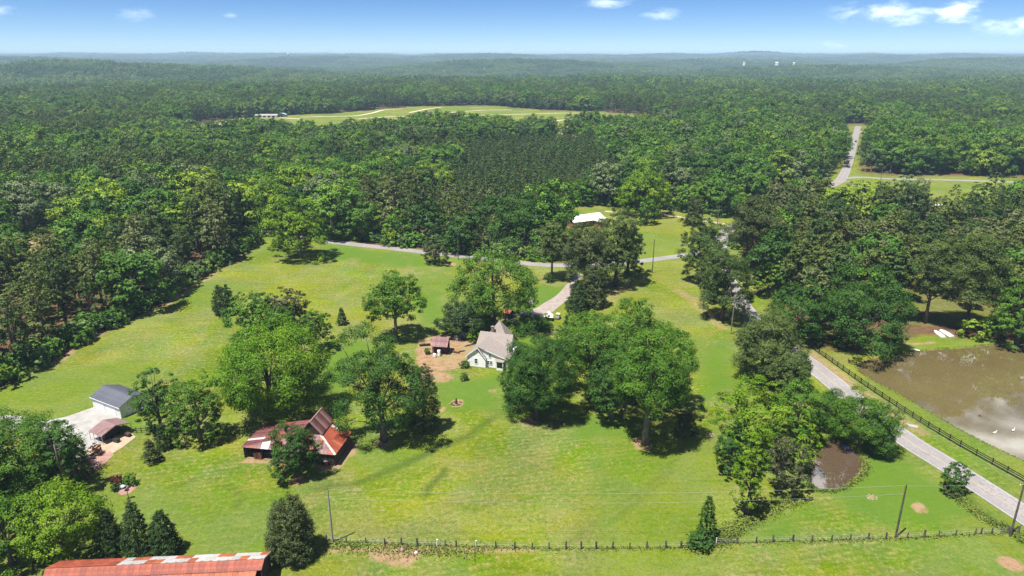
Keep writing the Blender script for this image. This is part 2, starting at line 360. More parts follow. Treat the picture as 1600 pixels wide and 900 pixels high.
ROAD, LANE, CROSS, DRIVE, RDRIVE, SPUR, FSPUR = mk(ROAD_PX), mk(LANE_PX), mk(CROSS_PX, 4), mk(DRIVE_PX, 1), mk(RDRIVE_PX), mk(SPUR_PX), mk(FARSPUR_PX)
arr = lambda l: np.array([(p[0], p[1]) for p in l])
coarse = lambda px: W2(px)

FIELD = W2([(-330, 770), (-120, 663), (0, 601), (60, 574), (130, 536), (250, 476), (330, 428), (392, 389), (405, 364), (440, 360.5), (512, 373), (600, 383.2), (720, 397), (800, 405), (880, 410), (868, 375), (860, 352), (875, 335), (890, 322), (935, 318), (985, 327), (1040, 328), (1100, 334), (1135, 341), (1152, 346),
            (1147, 372), (1143, 395), (1152, 428), (1185, 478), (1215, 505), (1250, 532), (1290, 549), (1345, 548), (1385, 530), (1440, 522), (1540, 532), (1600, 536), (1750, 540), (2000, 560), (2600, 900), (2600, 1200), (-1200, 1200)])
XGRASS = W2([(1200, 326), (1255, 312), (1300, 293), (1322, 272), (1470, 274), (1600, 277), (1700, 281), (1700, 330), (1600, 332), (1480, 336), (1400, 338), (1330, 340), (1240, 338)])
FARFIELD = W2([(250, 203), (300, 193), (345, 187), (430, 181), (520, 177), (600, 170), (640, 167), (760, 164), (800, 168), (850, 172), (930, 174), (1010, 181), (1030, 190), (1020, 212), (900, 216), (700, 216), (500, 220), (330, 222), (270, 214)])
GAP = W2([(10, 440), (34, 374), (98, 362), (116, 372), (92, 412), (60, 440)])
GROVELAWN = W2([(1395, 380), (1470, 345), (1560, 352), (1560, 380), (1480, 392)]); PONDLAWN = W2([(1385, 530), (1400, 480), (1440, 468), (1490, 478), (1530, 500), (1545, 532)])
FARSTRIP = W2([(1272, 312), (1296, 288), (1316, 262), (1324, 232), (1328, 194), (1352, 193), (1354, 215), (1350, 245), (1342, 268), (1330, 288)])
CLEAR = [FIELD, XGRASS, FARFIELD, GAP, FARSTRIP]
GROVE = W2([(1155, 352), (1240, 342), (1330, 343), (1420, 341), (1620, 334), (1800, 330), (2000, 400), (1900, 540), (1540, 530), (1440, 520), (1385, 528), (1290, 547), (1190, 480), (1150, 420)])
PLANTATION = W2([(735, 398), (650, 352), (690, 282), (735, 240), (800, 224), (905, 221), (985, 243), (985, 290), (905, 316), (862, 345), (842, 398)])

def terrain(x, y):
    r = np.hypot(x, y)
    k = sstep(1350, 3200, r)
    z = k * (24 * np.sin(x / 520 + 1.3) * np.sin(y / 560 + .4) + 15 * np.sin(x / 330 - y / 300 + 2.0) + 13 * np.sin(y / 270 + x / 900) - 14)
    z += 62 * sstep(2600, 12500, r) + sstep(3500, 8000, r) * (18 * np.sin(x / 1300 + 2.2) * np.sin(y / 1100 + 1.0) + 12 * np.sin(x / 700 + y / 800))
    z += 40 * sstep(12000, 16000, r)
    z += 6 * sstep(1000, 1250, r) * (1 - sstep(1250, 1700, r)) * 0
    return z
def ground_z(x, y):
    x = np.asarray(x, float); y = np.asarray(y, float); z = terrain(x, y)
    near = (np.abs(x) < 260) & (y < 300) & (y > 60)
    if near.any():
        for pl, bank in ((POND, 2.2), (SPOND, 1.6)):
            xs, ys = x[near], y[near]; d = sdist(xs, ys, pl)
            zz = z[near]; zz = zz + np.where(d < bank, -1.1 * (1 - sstep(-bank, bank, d)) , 0); z[near] = zz
    return z
def gz(x, y): return float(ground_z(np.array([x]), np.array([y]))[0])

# ground sheet: one mesh, fine near the camera and coarse out to the horizon
def axis(a, b, st, lo, hi, g=1.13):
    c = list(np.arange(a, b + st * .5, st)); s = st; v = c[-1]
    while v < hi: s *= g; v += s; c.append(v)
    s = st; v = c[0]; pre = []
    while v > lo: s *= g; v -= s; pre.append(v)
    return np.array(pre[::-1] + c)
gx = axis(-165, 175, 1.35, -17000, 17000); gy = axis(84, 330, 1.35, -400, 17000, 1.07)
X, Y = np.meshgrid(gx, gy); xf, yf = X.ravel(), Y.ravel(); zf = ground_z(xf, yf)
nx, ny = len(gx), len(gy)
def grid_mesh(name, x, y, z, nx, ny):
    me = bpy.data.meshes.new(name); nv = len(x)
    me.vertices.add(nv); me.vertices.foreach_set('co', np.stack([x, y, z], 1).astype(np.float32).ravel())
    i = np.arange(nx - 1); j = np.arange(ny - 1); I, J = np.meshgrid(i, j); a = (J * nx + I).ravel()
    q = np.stack([a, a + 1, a + nx + 1, a + nx], 1).astype(np.int32); nf = len(q)
    me.loops.add(nf * 4); me.loops.foreach_set('vertex_index', q.ravel()); me.polygons.add(nf)
    me.polygons.foreach_set('loop_start', np.arange(0, nf * 4, 4, dtype=np.int32)); me.polygons.foreach_set('loop_total', np.full(nf, 4, np.int32))
    me.polygons.foreach_set('use_smooth', np.ones(nf, bool)); me.update(); me.validate(); return me
gme = grid_mesh('ground', xf, yf, zf, nx, ny)
# what grows or lies on the ground: R bare earth, G lush green, B woodland litter, A taller dark grass
wob = (vn(xf, yf, 4.0, 3) - .5) * 3 + (vn(xf, yf, 11.0, 5) - .5) * 4
fdist = np.full(xf.shape, 1e9)
for pl in CLEAR: fdist = np.minimum(fdist, sdist(xf, yf, pl))
for ln, w in ((coarse(ROAD_PX), 10), (coarse(CROSS_PX), 8), (coarse(LANE_PX), 3.2), (coarse(FARSPUR_PX), 9)): fdist = np.minimum(fdist, dline(xf, yf, ln) - w)
woods = sstep(-1.5, 1.0, fdist + wob * .5)
grove = sstep(2, -3, sdist(xf, yf, GROVE) + wob)
woods = woods * (1 - .55 * grove * sstep(.45, .6, vn(xf, yf, 19, 8)))
def blob(px, py, r, soft=.5, asp=1.0):
    c = P(px, py); d = np.hypot((xf - c.x), (yf - c.y) * asp) / r + wob * .06
    return 1 - sstep(1 - soft, 1 + soft * .4, d)
def stroke(pts, w, soft=1.0):
    return 1 - sstep(w, w + soft, dline(xf, yf, W2(pts)) + wob * .12)
def area(pts, soft=1.5, k=.35):
    return 1 - sstep(-soft * .5, soft * .5, sdist(xf, yf, W2(pts)) + wob * k)
dirt = np.zeros_like(xf)
edge_l = W2([(-120, 663), (0, 601), (60, 574), (130, 536), (250, 476), (330, 428), (392, 389)])
dirt = np.maximum(dirt, .7 * (1 - sstep(1.0, 4.5, dline(xf, yf, edge_l) + wob)))
dirt = np.maximum(dirt, area([(652, 570), (648, 548), (660, 530), (690, 522), (730, 524), (755, 530), (745, 545), (728, 560), (728, 574), (700, 578), (665, 578)]))
for q in [(690, 590, 4.5, .9), (672, 586, 4, .8), (1110, 679, 1.2, .3), (1362, 776, 1.3, .3), (1437, 793, 1.7, .15), (714, 630, 2.0, .5), (770, 611, 1.5, .8), (553, 708, 1.4, .9), (395, 716, 1.4, .9), (705, 413, 3.2, .8), (625, 870, 4.0, .95), (150, 885, 3, .6), (600, 862, 3, .5), (1580, 880, 2.5, .6), (690, 640, 1.2, .6)]:
    dirt = np.maximum(dirt, blob(*q))
dirt = np.maximum(dirt, stroke([(525, 728), (549, 697)], .6, 1.6)); dirt = np.maximum(dirt, .8 * stroke([(383, 720), (470, 727), (520, 732)], .4, 1.2))
dirt = np.maximum(dirt, .6 * stroke([(1268, 552), (1330, 600), (1400, 648), (1440, 676)], .8, 3.0))
dirt = np.maximum(dirt, .5 * stroke([(975, 445), (950, 470), (890, 445), (845, 438), (870, 446)], 1.0, 5.0))
dirt = np.maximum(dirt, .55 * stroke([(1060, 455), (1085, 470), (1130, 512)], 1.0, 4.0)); dirt = np.maximum(dirt, .38 * stroke([(960, 455), (1010, 430), (1060, 440)], 4.0, 9.0))
dirt = np.maximum(dirt, .75 * stroke([(520, 858), (600, 866), (700, 857), (850, 862)], .3, 1.4) * (vn(xf, yf, 5, 11) > .4))
dirt = np.maximum(dirt, .5 * stroke([(1180, 850), (1420, 838), (1590, 838)], .3, 1.2) * (vn(xf, yf, 5, 12) > .4))
for tx, ty in ((1005, 697), (1000, 690), (465, 750), (457, 874), (262, 866), (830, 660), (600, 692)): dirt = np.maximum(dirt, .8 * blob(tx, ty, 2.6, .6))
dirt = np.maximum(dirt, .42 * (1 - sstep(3.1, 4.6, dline(xf, yf, arr(ROAD)[:110]) + wob * .15))); dirt = np.maximum(dirt, .3 * area([(1395, 524), (1440, 530), (1480, 533), (1540, 536), (1540, 526), (1440, 516), (1390, 512)], 3)); dirt = np.maximum(dirt, .8 * stroke([(1395, 531), (1425, 538), (1460, 535)], .5, 1.2))
dirt = np.maximum(dirt, .85 * (1 - sstep(.2, 1.0, np.abs(sdist(xf, yf, POND) - .2) + wob * .1))); dirt = np.maximum(dirt, .9 * (sdist(xf, yf, SPOND) < .6))
dirt = np.maximum(dirt, .7 * inpoly(xf, yf, GAP))
dirt = np.maximum(dirt, .45 * sstep(.60, .75, vn(xf, yf, 16, 21)) * sstep(.4, .7, vn(xf, yf, 5, 22)) * (yf > 250))
lush = np.zeros_like(xf)
for a in ([(800, 470), (840, 442), (885, 436), (900, 450), (860, 475), (800, 490)], [(700, 590), (790, 585), (780, 640), (700, 640), (660, 600)], [(880, 640), (990, 650), (1000, 690), (900, 690)], [(500, 545), (560, 530), (600, 540), (540, 610), (500, 640)], [(640, 470), (690, 450), (700, 500), (660, 515)],
          [(1280, 780), (1350, 700), (1420, 720), (1520, 790), (1480, 830), (1330, 810)], [(1180, 840), (1240, 790), (1290, 775), (1300, 800), (1220, 845)], [(0, 660), (120, 650), (210, 620), (230, 650), (200, 690)], [(510, 380), (660, 400), (680, 420), (560, 410), (480, 400)], [(1090, 560), (1140, 520), (1150, 600), (1100, 640)],
          [(780, 540), (830, 520), (900, 540), (880, 640), (790, 650)]): lush = np.maximum(lush, area(a, 7, 1.0))
lush = np.maximum(lush, .5 * sstep(.5, .72, vn(xf, yf, 26, 31)))
lush = np.maximum(lush, .9 * (1 - sstep(1.2, 2.6, np.abs(sdist(xf, yf, SPOND) - 1.0))))
tall = np.zeros_like(xf)
for s, w, so, k in (([(500, 762), (560, 755), (620, 730), (680, 702), (730, 682), (765, 655)], .35, 1.2, .8), ([(668, 775), (672, 760), (697, 735)], .25, .7, .9), ([(325, 752), (360, 757), (375, 775), (370, 790)], .2, .7, .7), ([(265, 760), (300, 753)], .2, .6, .6), ([(880, 850), (960, 800), (1045, 730), (1068, 700)], .15, .5, .3), ([(895, 853), (972, 803), (1054, 735)], .15, .5, .3),
                    ([(770, 650), (800, 640), (850, 660)], .3, 1.2, .4), ([(300, 620), (420, 560), (560, 600)], .3, 1.0, .3), ([(640, 520), (560, 560), (520, 600)], .3, 1, .35), ([(1130, 840), (1200, 800), (1240, 775)], .5, 1.5, .8), ([(1500, 765), (1530, 800), (1580, 828)], .3, 1.0, .8)):
    tall = np.maximum(tall, k * stroke(s, w, so))
cov = np.stack([dirt, lush, woods, tall], 1).astype(np.float32)
at = gme.color_attributes.new('cover', 'FLOAT_COLOR', 'POINT'); at.data.foreach_set('color', cov.ravel())
m, t, b, o = new_mat('meadow'); p = pos(t)
ac = N(t, 'ShaderNodeAttribute'); ac.attribute_name = 'cover'; sp = N(t, 'ShaderNodeSeparateColor'); t.links.new(ac.outputs['Color'], sp.inputs[0])
n50 = noise(t, p, .022, 5, .6, .4); n10 = noise(t, p, .11, 5, .65); n2 = noise(t, p, .55, 5, .7); n05 = noise(t, p, 2.6, 4, .7)
st = noise(t, vscale(t, p, (.07, .5, 1)), 1.0, 5, .65, .5)
g = mixc(t, mapr(t, n50, .38, .62), (.180, .206, .028), (.100, .170, .018))
g = mixc(t, M2(t, 'MULTIPLY', mapr(t, n10, .44, .68), .75), g, (.205, .195, .045))
g = mixc(t, M2(t, 'MULTIPLY', mapr(t, st, .48, .66), .55), g, (.092, .140, .020))
g = mixc(t, M2(t, 'MULTIPLY', mapr(t, n2, .50, .64), .6), g, (.225, .205, .070))
g = mixc(t, M2(t, 'MULTIPLY', mapr(t, n05, .46, .66), .7), g, (.080, .112, .018))
n1 = noise(t, p, 1.1, 5, .75)
g = mixc(t, M2(t, 'MULTIPLY', mapr(t, n1, .52, .62), .75), g, (.245, .220, .080)); g = mixc(t, M2(t, 'MULTIPLY', mapr(t, n1, .46, .34), .8), g, (.068, .108, .017))
wv = N(t, 'ShaderNodeTexWave', bands_direction='Y'); wv.inputs['Scale'].default_value = .22; wv.inputs['Distortion'].default_value = 7.0; wv.inputs['Detail'].default_value = 4; wv.inputs['Detail Scale'].default_value = .6; wv.inputs['Detail Roughness'].default_value = .6
rt = N(t, 'ShaderNodeVectorRotate', rotation_type='Z_AXIS'); t.links.new(p, rt.inputs['Vector']); rt.inputs['Angle'].default_value = -.22; t.links.new(vscale(t, rt.outputs[0], (.35, 1, 1)), wv.inputs['Vector'])
hv = N(t, 'ShaderNodeHueSaturation'); t.links.new(g, hv.inputs['Color']); t.links.new(M2(t, 'ADD', M2(t, 'ADD', 1.0, M2(t, 'MULTIPLY', mapr(t, wv.outputs['Fac'], 0, 1, -.075, .05), mapr(t, n50, .40, .58))), mapr(t, noise(t, p, .045, 6, .7, .6), .3, .7, -.13, .13)), hv.inputs['Value'])
t.links.new(mapr(t, noise(t, p, .06, 4, .6, .8), .35, .65, 1.12, .92), hv.inputs['Saturation']); g = hv.outputs[0]
g = mixc(t, M2(t, 'MULTIPLY', sp.outputs['Green'], mapr(t, n2, .25, .6, .45, .9)), g, (.082, .158, .016))
g = mixc(t, M2(t, 'MULTIPLY', ac.outputs['Alpha'], mapr(t, n05, .25, .65, .5, 1.0)), g, (.050, .085, .014))
soil = mixc(t, mapr(t, n2, .3, .7), (.27, .150, .085), (.34, .225, .140)); soil = mixc(t, mapr(t, n10, .45, .6), soil, (.27, .205, .105))
dm = M2(t, 'MULTIPLY', sp.outputs['Red'], 1.0); dm = mapr(t, M2(t, 'ADD', dm, M2(t, 'MULTIPLY', M2(t, 'SUBTRACT', n05, .5), 1.1)), .34, .74); dm = M2(t, 'MULTIPLY', dm, mapr(t, n2, .30, .52, .35, 1.0))
g = mixc(t, dm, g, soil)
lit = mixc(t, mapr(t, n2, .3, .7), (.090, .050, .028), (.165, .095, .055)); lit = mixc(t, mapr(t, n10, .48, .62), lit, (.075, .085, .026))
g = mixc(t, sp.outputs['Blue'], g, lit)
setc(t, b.inputs['Base Color'], g); b.inputs['Roughness'].default_value = .95; b.inputs['Specular IOR Level'].default_value = .08
bump(t, b, M2(t, 'ADD', n05, M2(t, 'MULTIPLY', noise(t, p, 7, 3, .7), .6)), .9, .18)
gme.materials.append(m); ground = link('ground', gme); tag(ground, 'mown yellow green meadow with bare patches and mower tracks', kind='structure')

# ------------------------------------------------------------------ roads, drives, water
def ribbon(name, line, half, z, mat, off=0.0, parent=None, s0=0, s1=None, halves=None, dash=None):
    ln = line[s0:s1]; mb = MB(); prev = None
    for i, q in enumerate(ln):
        d = (ln[min(i + 1, len(ln) - 1)] - ln[max(i - 1, 0)]); d = Vector((d.x, d.y, 0)).normalized(); nrm = Vector((-d.y, d.x, 0))
        h = half if halves is None else halves[0] + (halves[1] - halves[0]) * i / (len(ln) - 1)
        a, c = q + nrm * (off + h), q + nrm * (off - h)
        za = gz(q.x, q.y) + z
        cur = (len(mb.v), len(mb.v) + 1); mb.v += [(a.x, a.y, za), (c.x, c.y, za)]
        if prev and not (dash and (i // dash) % 2): mb.f.append((prev[1], prev[0], cur[0], cur[1]))
        prev = cur
    o = mb.build(name, mat, parent)
    if parent is None: tag(o, kind='structure')
    return o
road = ribbon('road', ROAD, 3.1, .045, M['asphalt']); tag(road, 'pale two lane country road curving past the pond')
for sgn, nm in ((1, 'edge_line'), (-1, 'edge_line')): ribbon(nm, ROAD, .07, .050, M['lanew'], sgn * 2.8, road, 0, len(ROAD) - 140)
for sgn in (1, -1): ribbon('centre_line', ROAD, .06, .050, M['laney'], sgn * .13, road, 0, len(ROAD) - 140)
lane = ribbon('lane', LANE, 2.5, .035, M['asphalt']); tag(lane, 'narrow paved lane running along the foot of the woods')
crossr = ribbon('side_road', CROSS, 2.8, .03, M['asphalt']); tag(crossr, 'side road leaving the far junction to the right')
for nm, l, w, mt, lb in (('driveway', RDRIVE, 1.6, M['sand'], 'pale drive leading to the white roofed house'), ('road_spur', SPUR, 1.8, M['asphalt'], 'short slip at the far road junction'), ('far_side_road', FSPUR, 3.0, M['asphalt'], 'side road at the far end of the straight')):
    tag(ribbon(nm, l, w, .026, mt), lb)
drv = ribbon('gravel_driveway', DRIVE, 2.0, .030, M['gravel'], halves=(1.4, 3.8)); tag(drv, 'gravel driveway curving down to the white farmhouse')
def sheet(name, pts, z, mat, thick=0.0, zref=0.0):
    pl = [Vector((*P(x, y, zref)[:2], z)) for x, y in pts]; mb = MB()
    if thick: mb.prism(pl, (0, 0, -thick))
    else: mb.poly(pl)
    o = mb.build(name, mat); return tag(o, kind='structure')
PADX = [(-60, 640), (0, 648), (40, 651), (70, 658), (105, 651), (146, 636.5), (190, 653.5), (176, 668), (160, 690), (140, 700), (118, 720), (95, 725), (60, 690), (0, 664), (-60, 660)]
pad = sheet('concrete_driveway', PADX, .06, M['concrete'], .3); tag(pad, 'pale concrete apron in front of the white garage')
sheet('sandy_yard', [(139, 699), (160, 690), (205, 676), (212, 683), (190, 700), (170, 712), (150, 728), (128, 728), (118, 719)], .035, M['sand'])
sheet('gravel_bed', [(150, 712), (172, 705), (178, 711), (160, 728), (146, 740), (118, 742), (106, 730), (128, 720)], .040, M['redsoil'])
def fillpoly(name, poly, z, mat):
    me = bpy.data.meshes.new(name); bm = bmesh.new(); vs = [bm.verts.new((x, y, z)) for x, y in poly]; f = bm.faces.new(vs)
    if f.normal.z < 0: f.normal_flip()
    bmesh.ops.triangulate(bm, faces=[f]); bm.to_mesh(me); bm.free(); me.materials.append(mat); return link(name, me)
def grow(poly, d):
    c = poly.mean(0); v = poly - c; L = np.linalg.norm(v, axis=1, keepdims=True); return c + v * (1 + d / L)
tag(fillpoly('pond', grow(POND, .8), WATER_Z, M['pond']), 'large muddy brown pond beyond the black fence', kind='structure')
tag(fillpoly('small_pond', grow(SPOND, .6), WATER_Z, M['puddle']), 'small reddish brown pond under the trees beside the road', kind='structure')
FT = [[(342, 196), (352, 190), (372, 186), (430, 184), (470, 186)], [(470, 183), (520, 182), (556, 181), (580, 177), (600, 172), (630, 170)], [(560, 186), (620, 182), (700, 181), (800, 179), (870, 177), (930, 177)], [(700, 176), (760, 172), (800, 172)], [(860, 190), (900, 186), (960, 187)], [(640, 176), (670, 170), (690, 168)]]
for i, l in enumerate(FT): tag(ribbon('dirt_track', mk(l, 12), 2.6, .12, M['track']), 'pale dirt track across the far field', group='tracks across the far field')
# ------------------------------------------------------------------ trees
def quads_mesh(name, c, n, size, rng, mats, tint, aspect=.62, extra=None, up=None):
    """many small leaf sprays: centres c, facing n; rhombic and slightly bent"""
    k = len(c); r = rng.normal(size=(k, 3))
    if up is not None: r = r * .6 + up
    a = np.cross(n, r); a /= np.linalg.norm(a, axis=1, keepdims=True) + 1e-9
    b_ = np.cross(n, a); s = (size * rng.uniform(.65, 1.35, k))[:, None] * .5
    nd = n * s * .35
    v = np.stack([c + a * s, c + b_ * s * aspect + nd, c - a * s, c - b_ * s * aspect + nd], 1).reshape(-1, 3)
    q = np.arange(4 * k, dtype=np.int32); nf = k
    ev, ef, em = ([], [], []) if extra is None else extra
    me = bpy.data.meshes.new(name); nv = len(v) + len(ev)
    allv = np.concatenate([v, np.array(ev).reshape(-1, 3)]) if len(ev) else v
    loops = list(q); 
    if len(ef):
        el = np.array([i + len(v) for f in ef for i in f], np.int32); loops = np.concatenate([q, el]); tot = np.concatenate([np.full(k, 4), [len(f) for f in ef]])
    else: loops = q; tot = np.full(k, 4)
    tot = tot.astype(np.int32); start = np.concatenate([[0], np.cumsum(tot)[:-1]]).astype(np.int32)
    me.vertices.add(nv); me.vertices.foreach_set('co', allv.astype(np.float32).ravel())
    me.loops.add(len(loops)); me.loops.foreach_set('vertex_index', loops.astype(np.int32)); me.polygons.add(len(tot))
    me.polygons.foreach_set('loop_start', start); me.polygons.foreach_set('loop_total', tot)
    for mm in mats: me.materials.append(mm)
    if len(ef): me.polygons.foreach_set('material_index', np.concatenate([np.zeros(k), np.ones(len(ef))]).astype(np.int32))
    ta = me.attributes.new('tint', 'FLOAT', 'FACE'); tt = np.full(len(tot), .5, np.float32); tt[:k] = np.clip(tint, 0, 1); ta.data.foreach_set('value', tt)
    me.update(); me.validate(); return me
def unit(v): return v / (np.linalg.norm(v, axis=1, keepdims=True) + 1e-9)
def lobes_to_leaves(rng, lc, lr, lout, per, zsq=.8, shell=(.55, 1.05), upb=.35, jit=.32, sub=30, tight=.25):
    """lc lobe centres, lr lobe radii, lout outward direction of each lobe; leaves gather in small sprays over each lobe"""
    cs, ns, ts = [], [], []
    for c, r, o, n in zip(lc, lr, lout, per):
        k = max(4, int(n / sub)); d = unit(rng.normal(size=(k * 3, 3))); keep = (d @ o + .3 * d[:, 2]) > -.3 + rng.uniform(-.3, .2, len(d)); d = d[keep][:k]; k = len(d)
        if k == 0: continue
        q = d * (rng.uniform(shell[0], shell[1], k) ** .5 * r)[:, None]; q[:, 2] *= zsq
        w = rng.integers(0, k, int(n)); g = rng.normal(size=(int(n), 3)); gl = np.linalg.norm(g, axis=1, keepdims=True); g = g / gl * np.minimum(gl, 1.9) * (r * tight * rng.uniform(.7, 1.25, k)[w])[:, None]; g[:, 2] *= .62
        cs.append(c + q[w] + g); ns.append(unit(unit(g) * .55 + d[w] * .45 + o * .2 + np.array([0, 0, upb + .25]) + rng.normal(size=g.shape) * jit))
        ts.append(np.clip(.5 + rng.normal() * .13 + (rng.normal(size=k) * .12)[w] + rng.normal(size=int(n)) * .1, 0, 1))
    return np.concatenate(cs), np.concatenate(ns), np.concatenate(ts)
def broad_crown(rng, H, R, base, nl, leaf, cover=1.25, shape=1.0, lobe=(.20, .33)):
    """rounded uneven crown between base*H and H; returns leaves plus lobe centres for the limbs"""
    zc = H * (base + 1) / 2; hz = H * (1 - base) / 2
    ph = rng.uniform(0, 6.28, 6); am = rng.uniform(.05, .16, 6)
    lc, lr, lo = [], [], []
    for i in range(nl):
        u = (i + .5) / nl; z = 1 - 1.92 * u + rng.uniform(-.05, .05); z = max(-.96, min(.99, z)); th = i * 2.39996 + rng.uniform(-.35, .35)
        rr = math.sqrt(max(0, 1 - z * z)); rr = rr ** (.45 if z < 0 else shape)
        env = 1 + sum(am[k] * math.sin((k % 3 + 1) * th + ph[k] + 2 * z * (k // 3)) for k in range(6))
        rad = rng.uniform(.64, .90) * env
        if rng.random() < .2: rad *= .55
        c = np.array([R * rad * rr * math.cos(th), R * rad * rr * math.sin(th), zc + hz * rad * z])
        o = np.array([rr * math.cos(th), rr * math.sin(th), z * .8 + .15]); o /= np.linalg.norm(o)
        lc.append(c); lr.append(R * rng.uniform(*lobe)); lo.append(o)
    la = leaf * leaf * .62 * .5
    per = [max(8, cover * 8.5 * r * r / la / 2.4) for r in lr]
    return (*lobes_to_leaves(rng, lc, lr, lo, per), lc)
def trunk_geo(rng, H, r0, top, limbs, lc=None, bend=.04, k=8):
    mb = MB(); b = rng.uniform(-bend, bend, 2) * H
    pts = [(b[0] * (i / 5) ** 2, b[1] * (i / 5) ** 2, -.3 + (top + .3) * i / 5) for i in range(6)]
    mb.tube(pts, [r0 * 1.5, r0 * 1.05, r0 * .9, r0 * .75, r0 * .55, r0 * .25], k)
    if lc is not None:
        idx = rng.choice(len(lc), min(limbs, len(lc)), replace=False)
        for i in idx:
            e = Vector(lc[i]); t = rng.uniform(.3, .72); s = Vector(pts[0]).lerp(Vector(pts[5]), t)
            if e.z < s.z: s.z = max(.15 * H, e.z - .12 * H)
            mid = s.lerp(e, .5) + Vector((0, 0, .06 * H * rng.uniform(-.2, 1))); rr = r0 * (.5 - .3 * t)
            mb.tube([s, mid, e], [rr, rr * .6, rr * .2], 6)
    return mb
def pine_crown(rng, H, R, base, nl, leaf, cover=1.0, spread=1.0, flat=.5, tufts=True):
    lc, lr, lo = [], [], []
    for i in range(nl):
        u = (i + .5) / nl; z = base + (1 - base) * (u ** .85); th = i * 2.39996 + rng.uniform(-.5, .5)
        prof = (math.sin(math.pi * min(1, .12 + .88 * (1 - u) ** .8) * .62) if spread > .9 else (1 - u) ** .8 + .06)
        rad = R * prof * rng.uniform(.35, .95) * spread
        c = np.array([rad * math.cos(th), rad * math.sin(th), H * z + rng.uniform(-.02, .02) * H])
        o = np.array([math.cos(th) * .6, math.sin(th) * .6, .6]); o /= np.linalg.norm(o)
        lc.append(c); lr.append(R * rng.uniform(.26, .42) * (1.1 - .45 * u)); lo.append(o)
    per = [max(8, cover * 9.5 * r * r / (leaf * leaf * .45)) for r in lr]
    return (*lobes_to_leaves(rng, lc, lr, lo, per, flat, (.1, 1.05), .6, .5), lc)
def cedar_crown(rng, H, R, n, leaf, shape=.75, low=.03):
    """dense cone to egg shape, clothed to the ground"""
    lc, lr, lo = [], [], []
    for i in range(n):
        u = ((i + .5) / n) ** 1.15; th = i * 2.39996 + rng.uniform(-.4, .4); z = low + (1 - low) * u * .96
        prof = min(1.0, (z / .16 + .35)) * max(0.03, (1 - z)) ** shape * 1.12; rad = R * prof * rng.uniform(.55, .84)
        lc.append(np.array([rad * math.cos(th), rad * math.sin(th), H * z])); lr.append(max(.35, R * rng.uniform(.24, .36) * (.55 + .45 * prof)))
        o = np.array([math.cos(th), math.sin(th), .35]); lo.append(o / np.linalg.norm(o))
    la = leaf * leaf * .3; per = [max(12, 4.6 * r * r / la) for r in lr]
    return (*lobes_to_leaves(rng, lc, lr, lo, per, 1.15, (.35, 1.05), .3, .6), lc)

def tree_meshes(key, kind, seed, H, R, mat, detail='hero', leaf=None):
    """returns (crown mesh, trunk mesh) with the foot at the origin"""
    rng = np.random.default_rng(seed); bark = M['barkp'] if kind in ('pine', 'cedar', 'slim', 'dense', 'grovepine') else M['bark']
    lf = leaf or {'hero': .46, 'mid': .92}[detail]
    if kind == 'broad': c, n, tnt, lc = broad_crown(rng, H, R, .03, 56, lf, 1.4, 1.0, (.17, .29)); asp = .62
    elif kind == 'dense': c, n, tnt, lc = broad_crown(rng, H, R, .02, 80, lf * .9, 1.9, .8, (.20, .30)); asp = .45
    elif kind == 'lifted': c, n, tnt, lc = broad_crown(rng, H, R, .24, 54, lf, 1.45, 1.0, (.17, .29)); asp = .62
    elif kind == 'open': c, n, tnt, lc = broad_crown(rng, H, R, .08, 54, lf, 1.15, 1.0, (.16, .27)); asp = .62
    elif kind == 'forest': c, n, tnt, lc = broad_crown(rng, H, R, .12, 30, lf, 1.45, .8, (.27, .40)); asp = .62
    elif kind == 'pine': c, n, tnt, lc = pine_crown(rng, H, R, .22 if detail == 'mid' else .36, 52 if detail == 'hero' else 34, lf * .95, 1.0 if detail == 'hero' else 1.15, flat=.55 if detail == 'hero' else .75); asp = .4
    elif kind == 'grovepine': c, n, tnt, lc = pine_crown(rng, H, R, .48, 40, lf * .9, 1.05, flat=.5); asp = .4
    elif kind == 'slim': c, n, tnt, lc = pine_crown(rng, H, R, .08, 44 if detail == 'hero' else 22, lf * .9, 1.1, .85); asp = .4
    elif kind == 'cedar': c, n, tnt, lc = cedar_crown(rng, H, R, 110, lf * .72); asp = .42
    elif kind == 'egg': c, n, tnt, lc = cedar_crown(rng, H, R, 110, lf * .78, .34); asp = .5
    elif kind == 'bush': c, n, tnt, lc = broad_crown(rng, H, R, .02, 36, lf * .72, 1.5, 1.0, (.24, .36)); asp = .62
    cm = quads_mesh(key + '_crown', c, n, lf * {'dense': .9, 'cedar': .72, 'egg': .78, 'bush': .72, 'pine': .95, 'slim': .9}.get(kind, 1.0), rng, [mat], tnt, asp)
    r0 = max(.06, H * (.017 if kind in ('pine', 'slim', 'cedar', 'egg', 'grovepine') else .024))
    tp = H * (.93 if kind in ('pine', 'slim', 'grovepine') else .85 if kind in ('cedar', 'egg') else .7)
    tm = trunk_geo(rng, H, r0, tp, {'hero': 14, 'mid': 6}[detail], lc, .015 if kind in ('grovepine', 'pine', 'slim', 'cedar', 'egg') else .04).mesh(key + '_trunk', bark, True)
    return cm, tm
def height_from(px, py, topy):
    b = P(px, py); lo, hi = .1, 60.0
    for _ in range(40):
        mid = (lo + hi) / 2
        if proj(b.x, b.y, mid)[1] > topy: lo = mid
        else: hi = mid
    return lo
TREE_FOOT = []
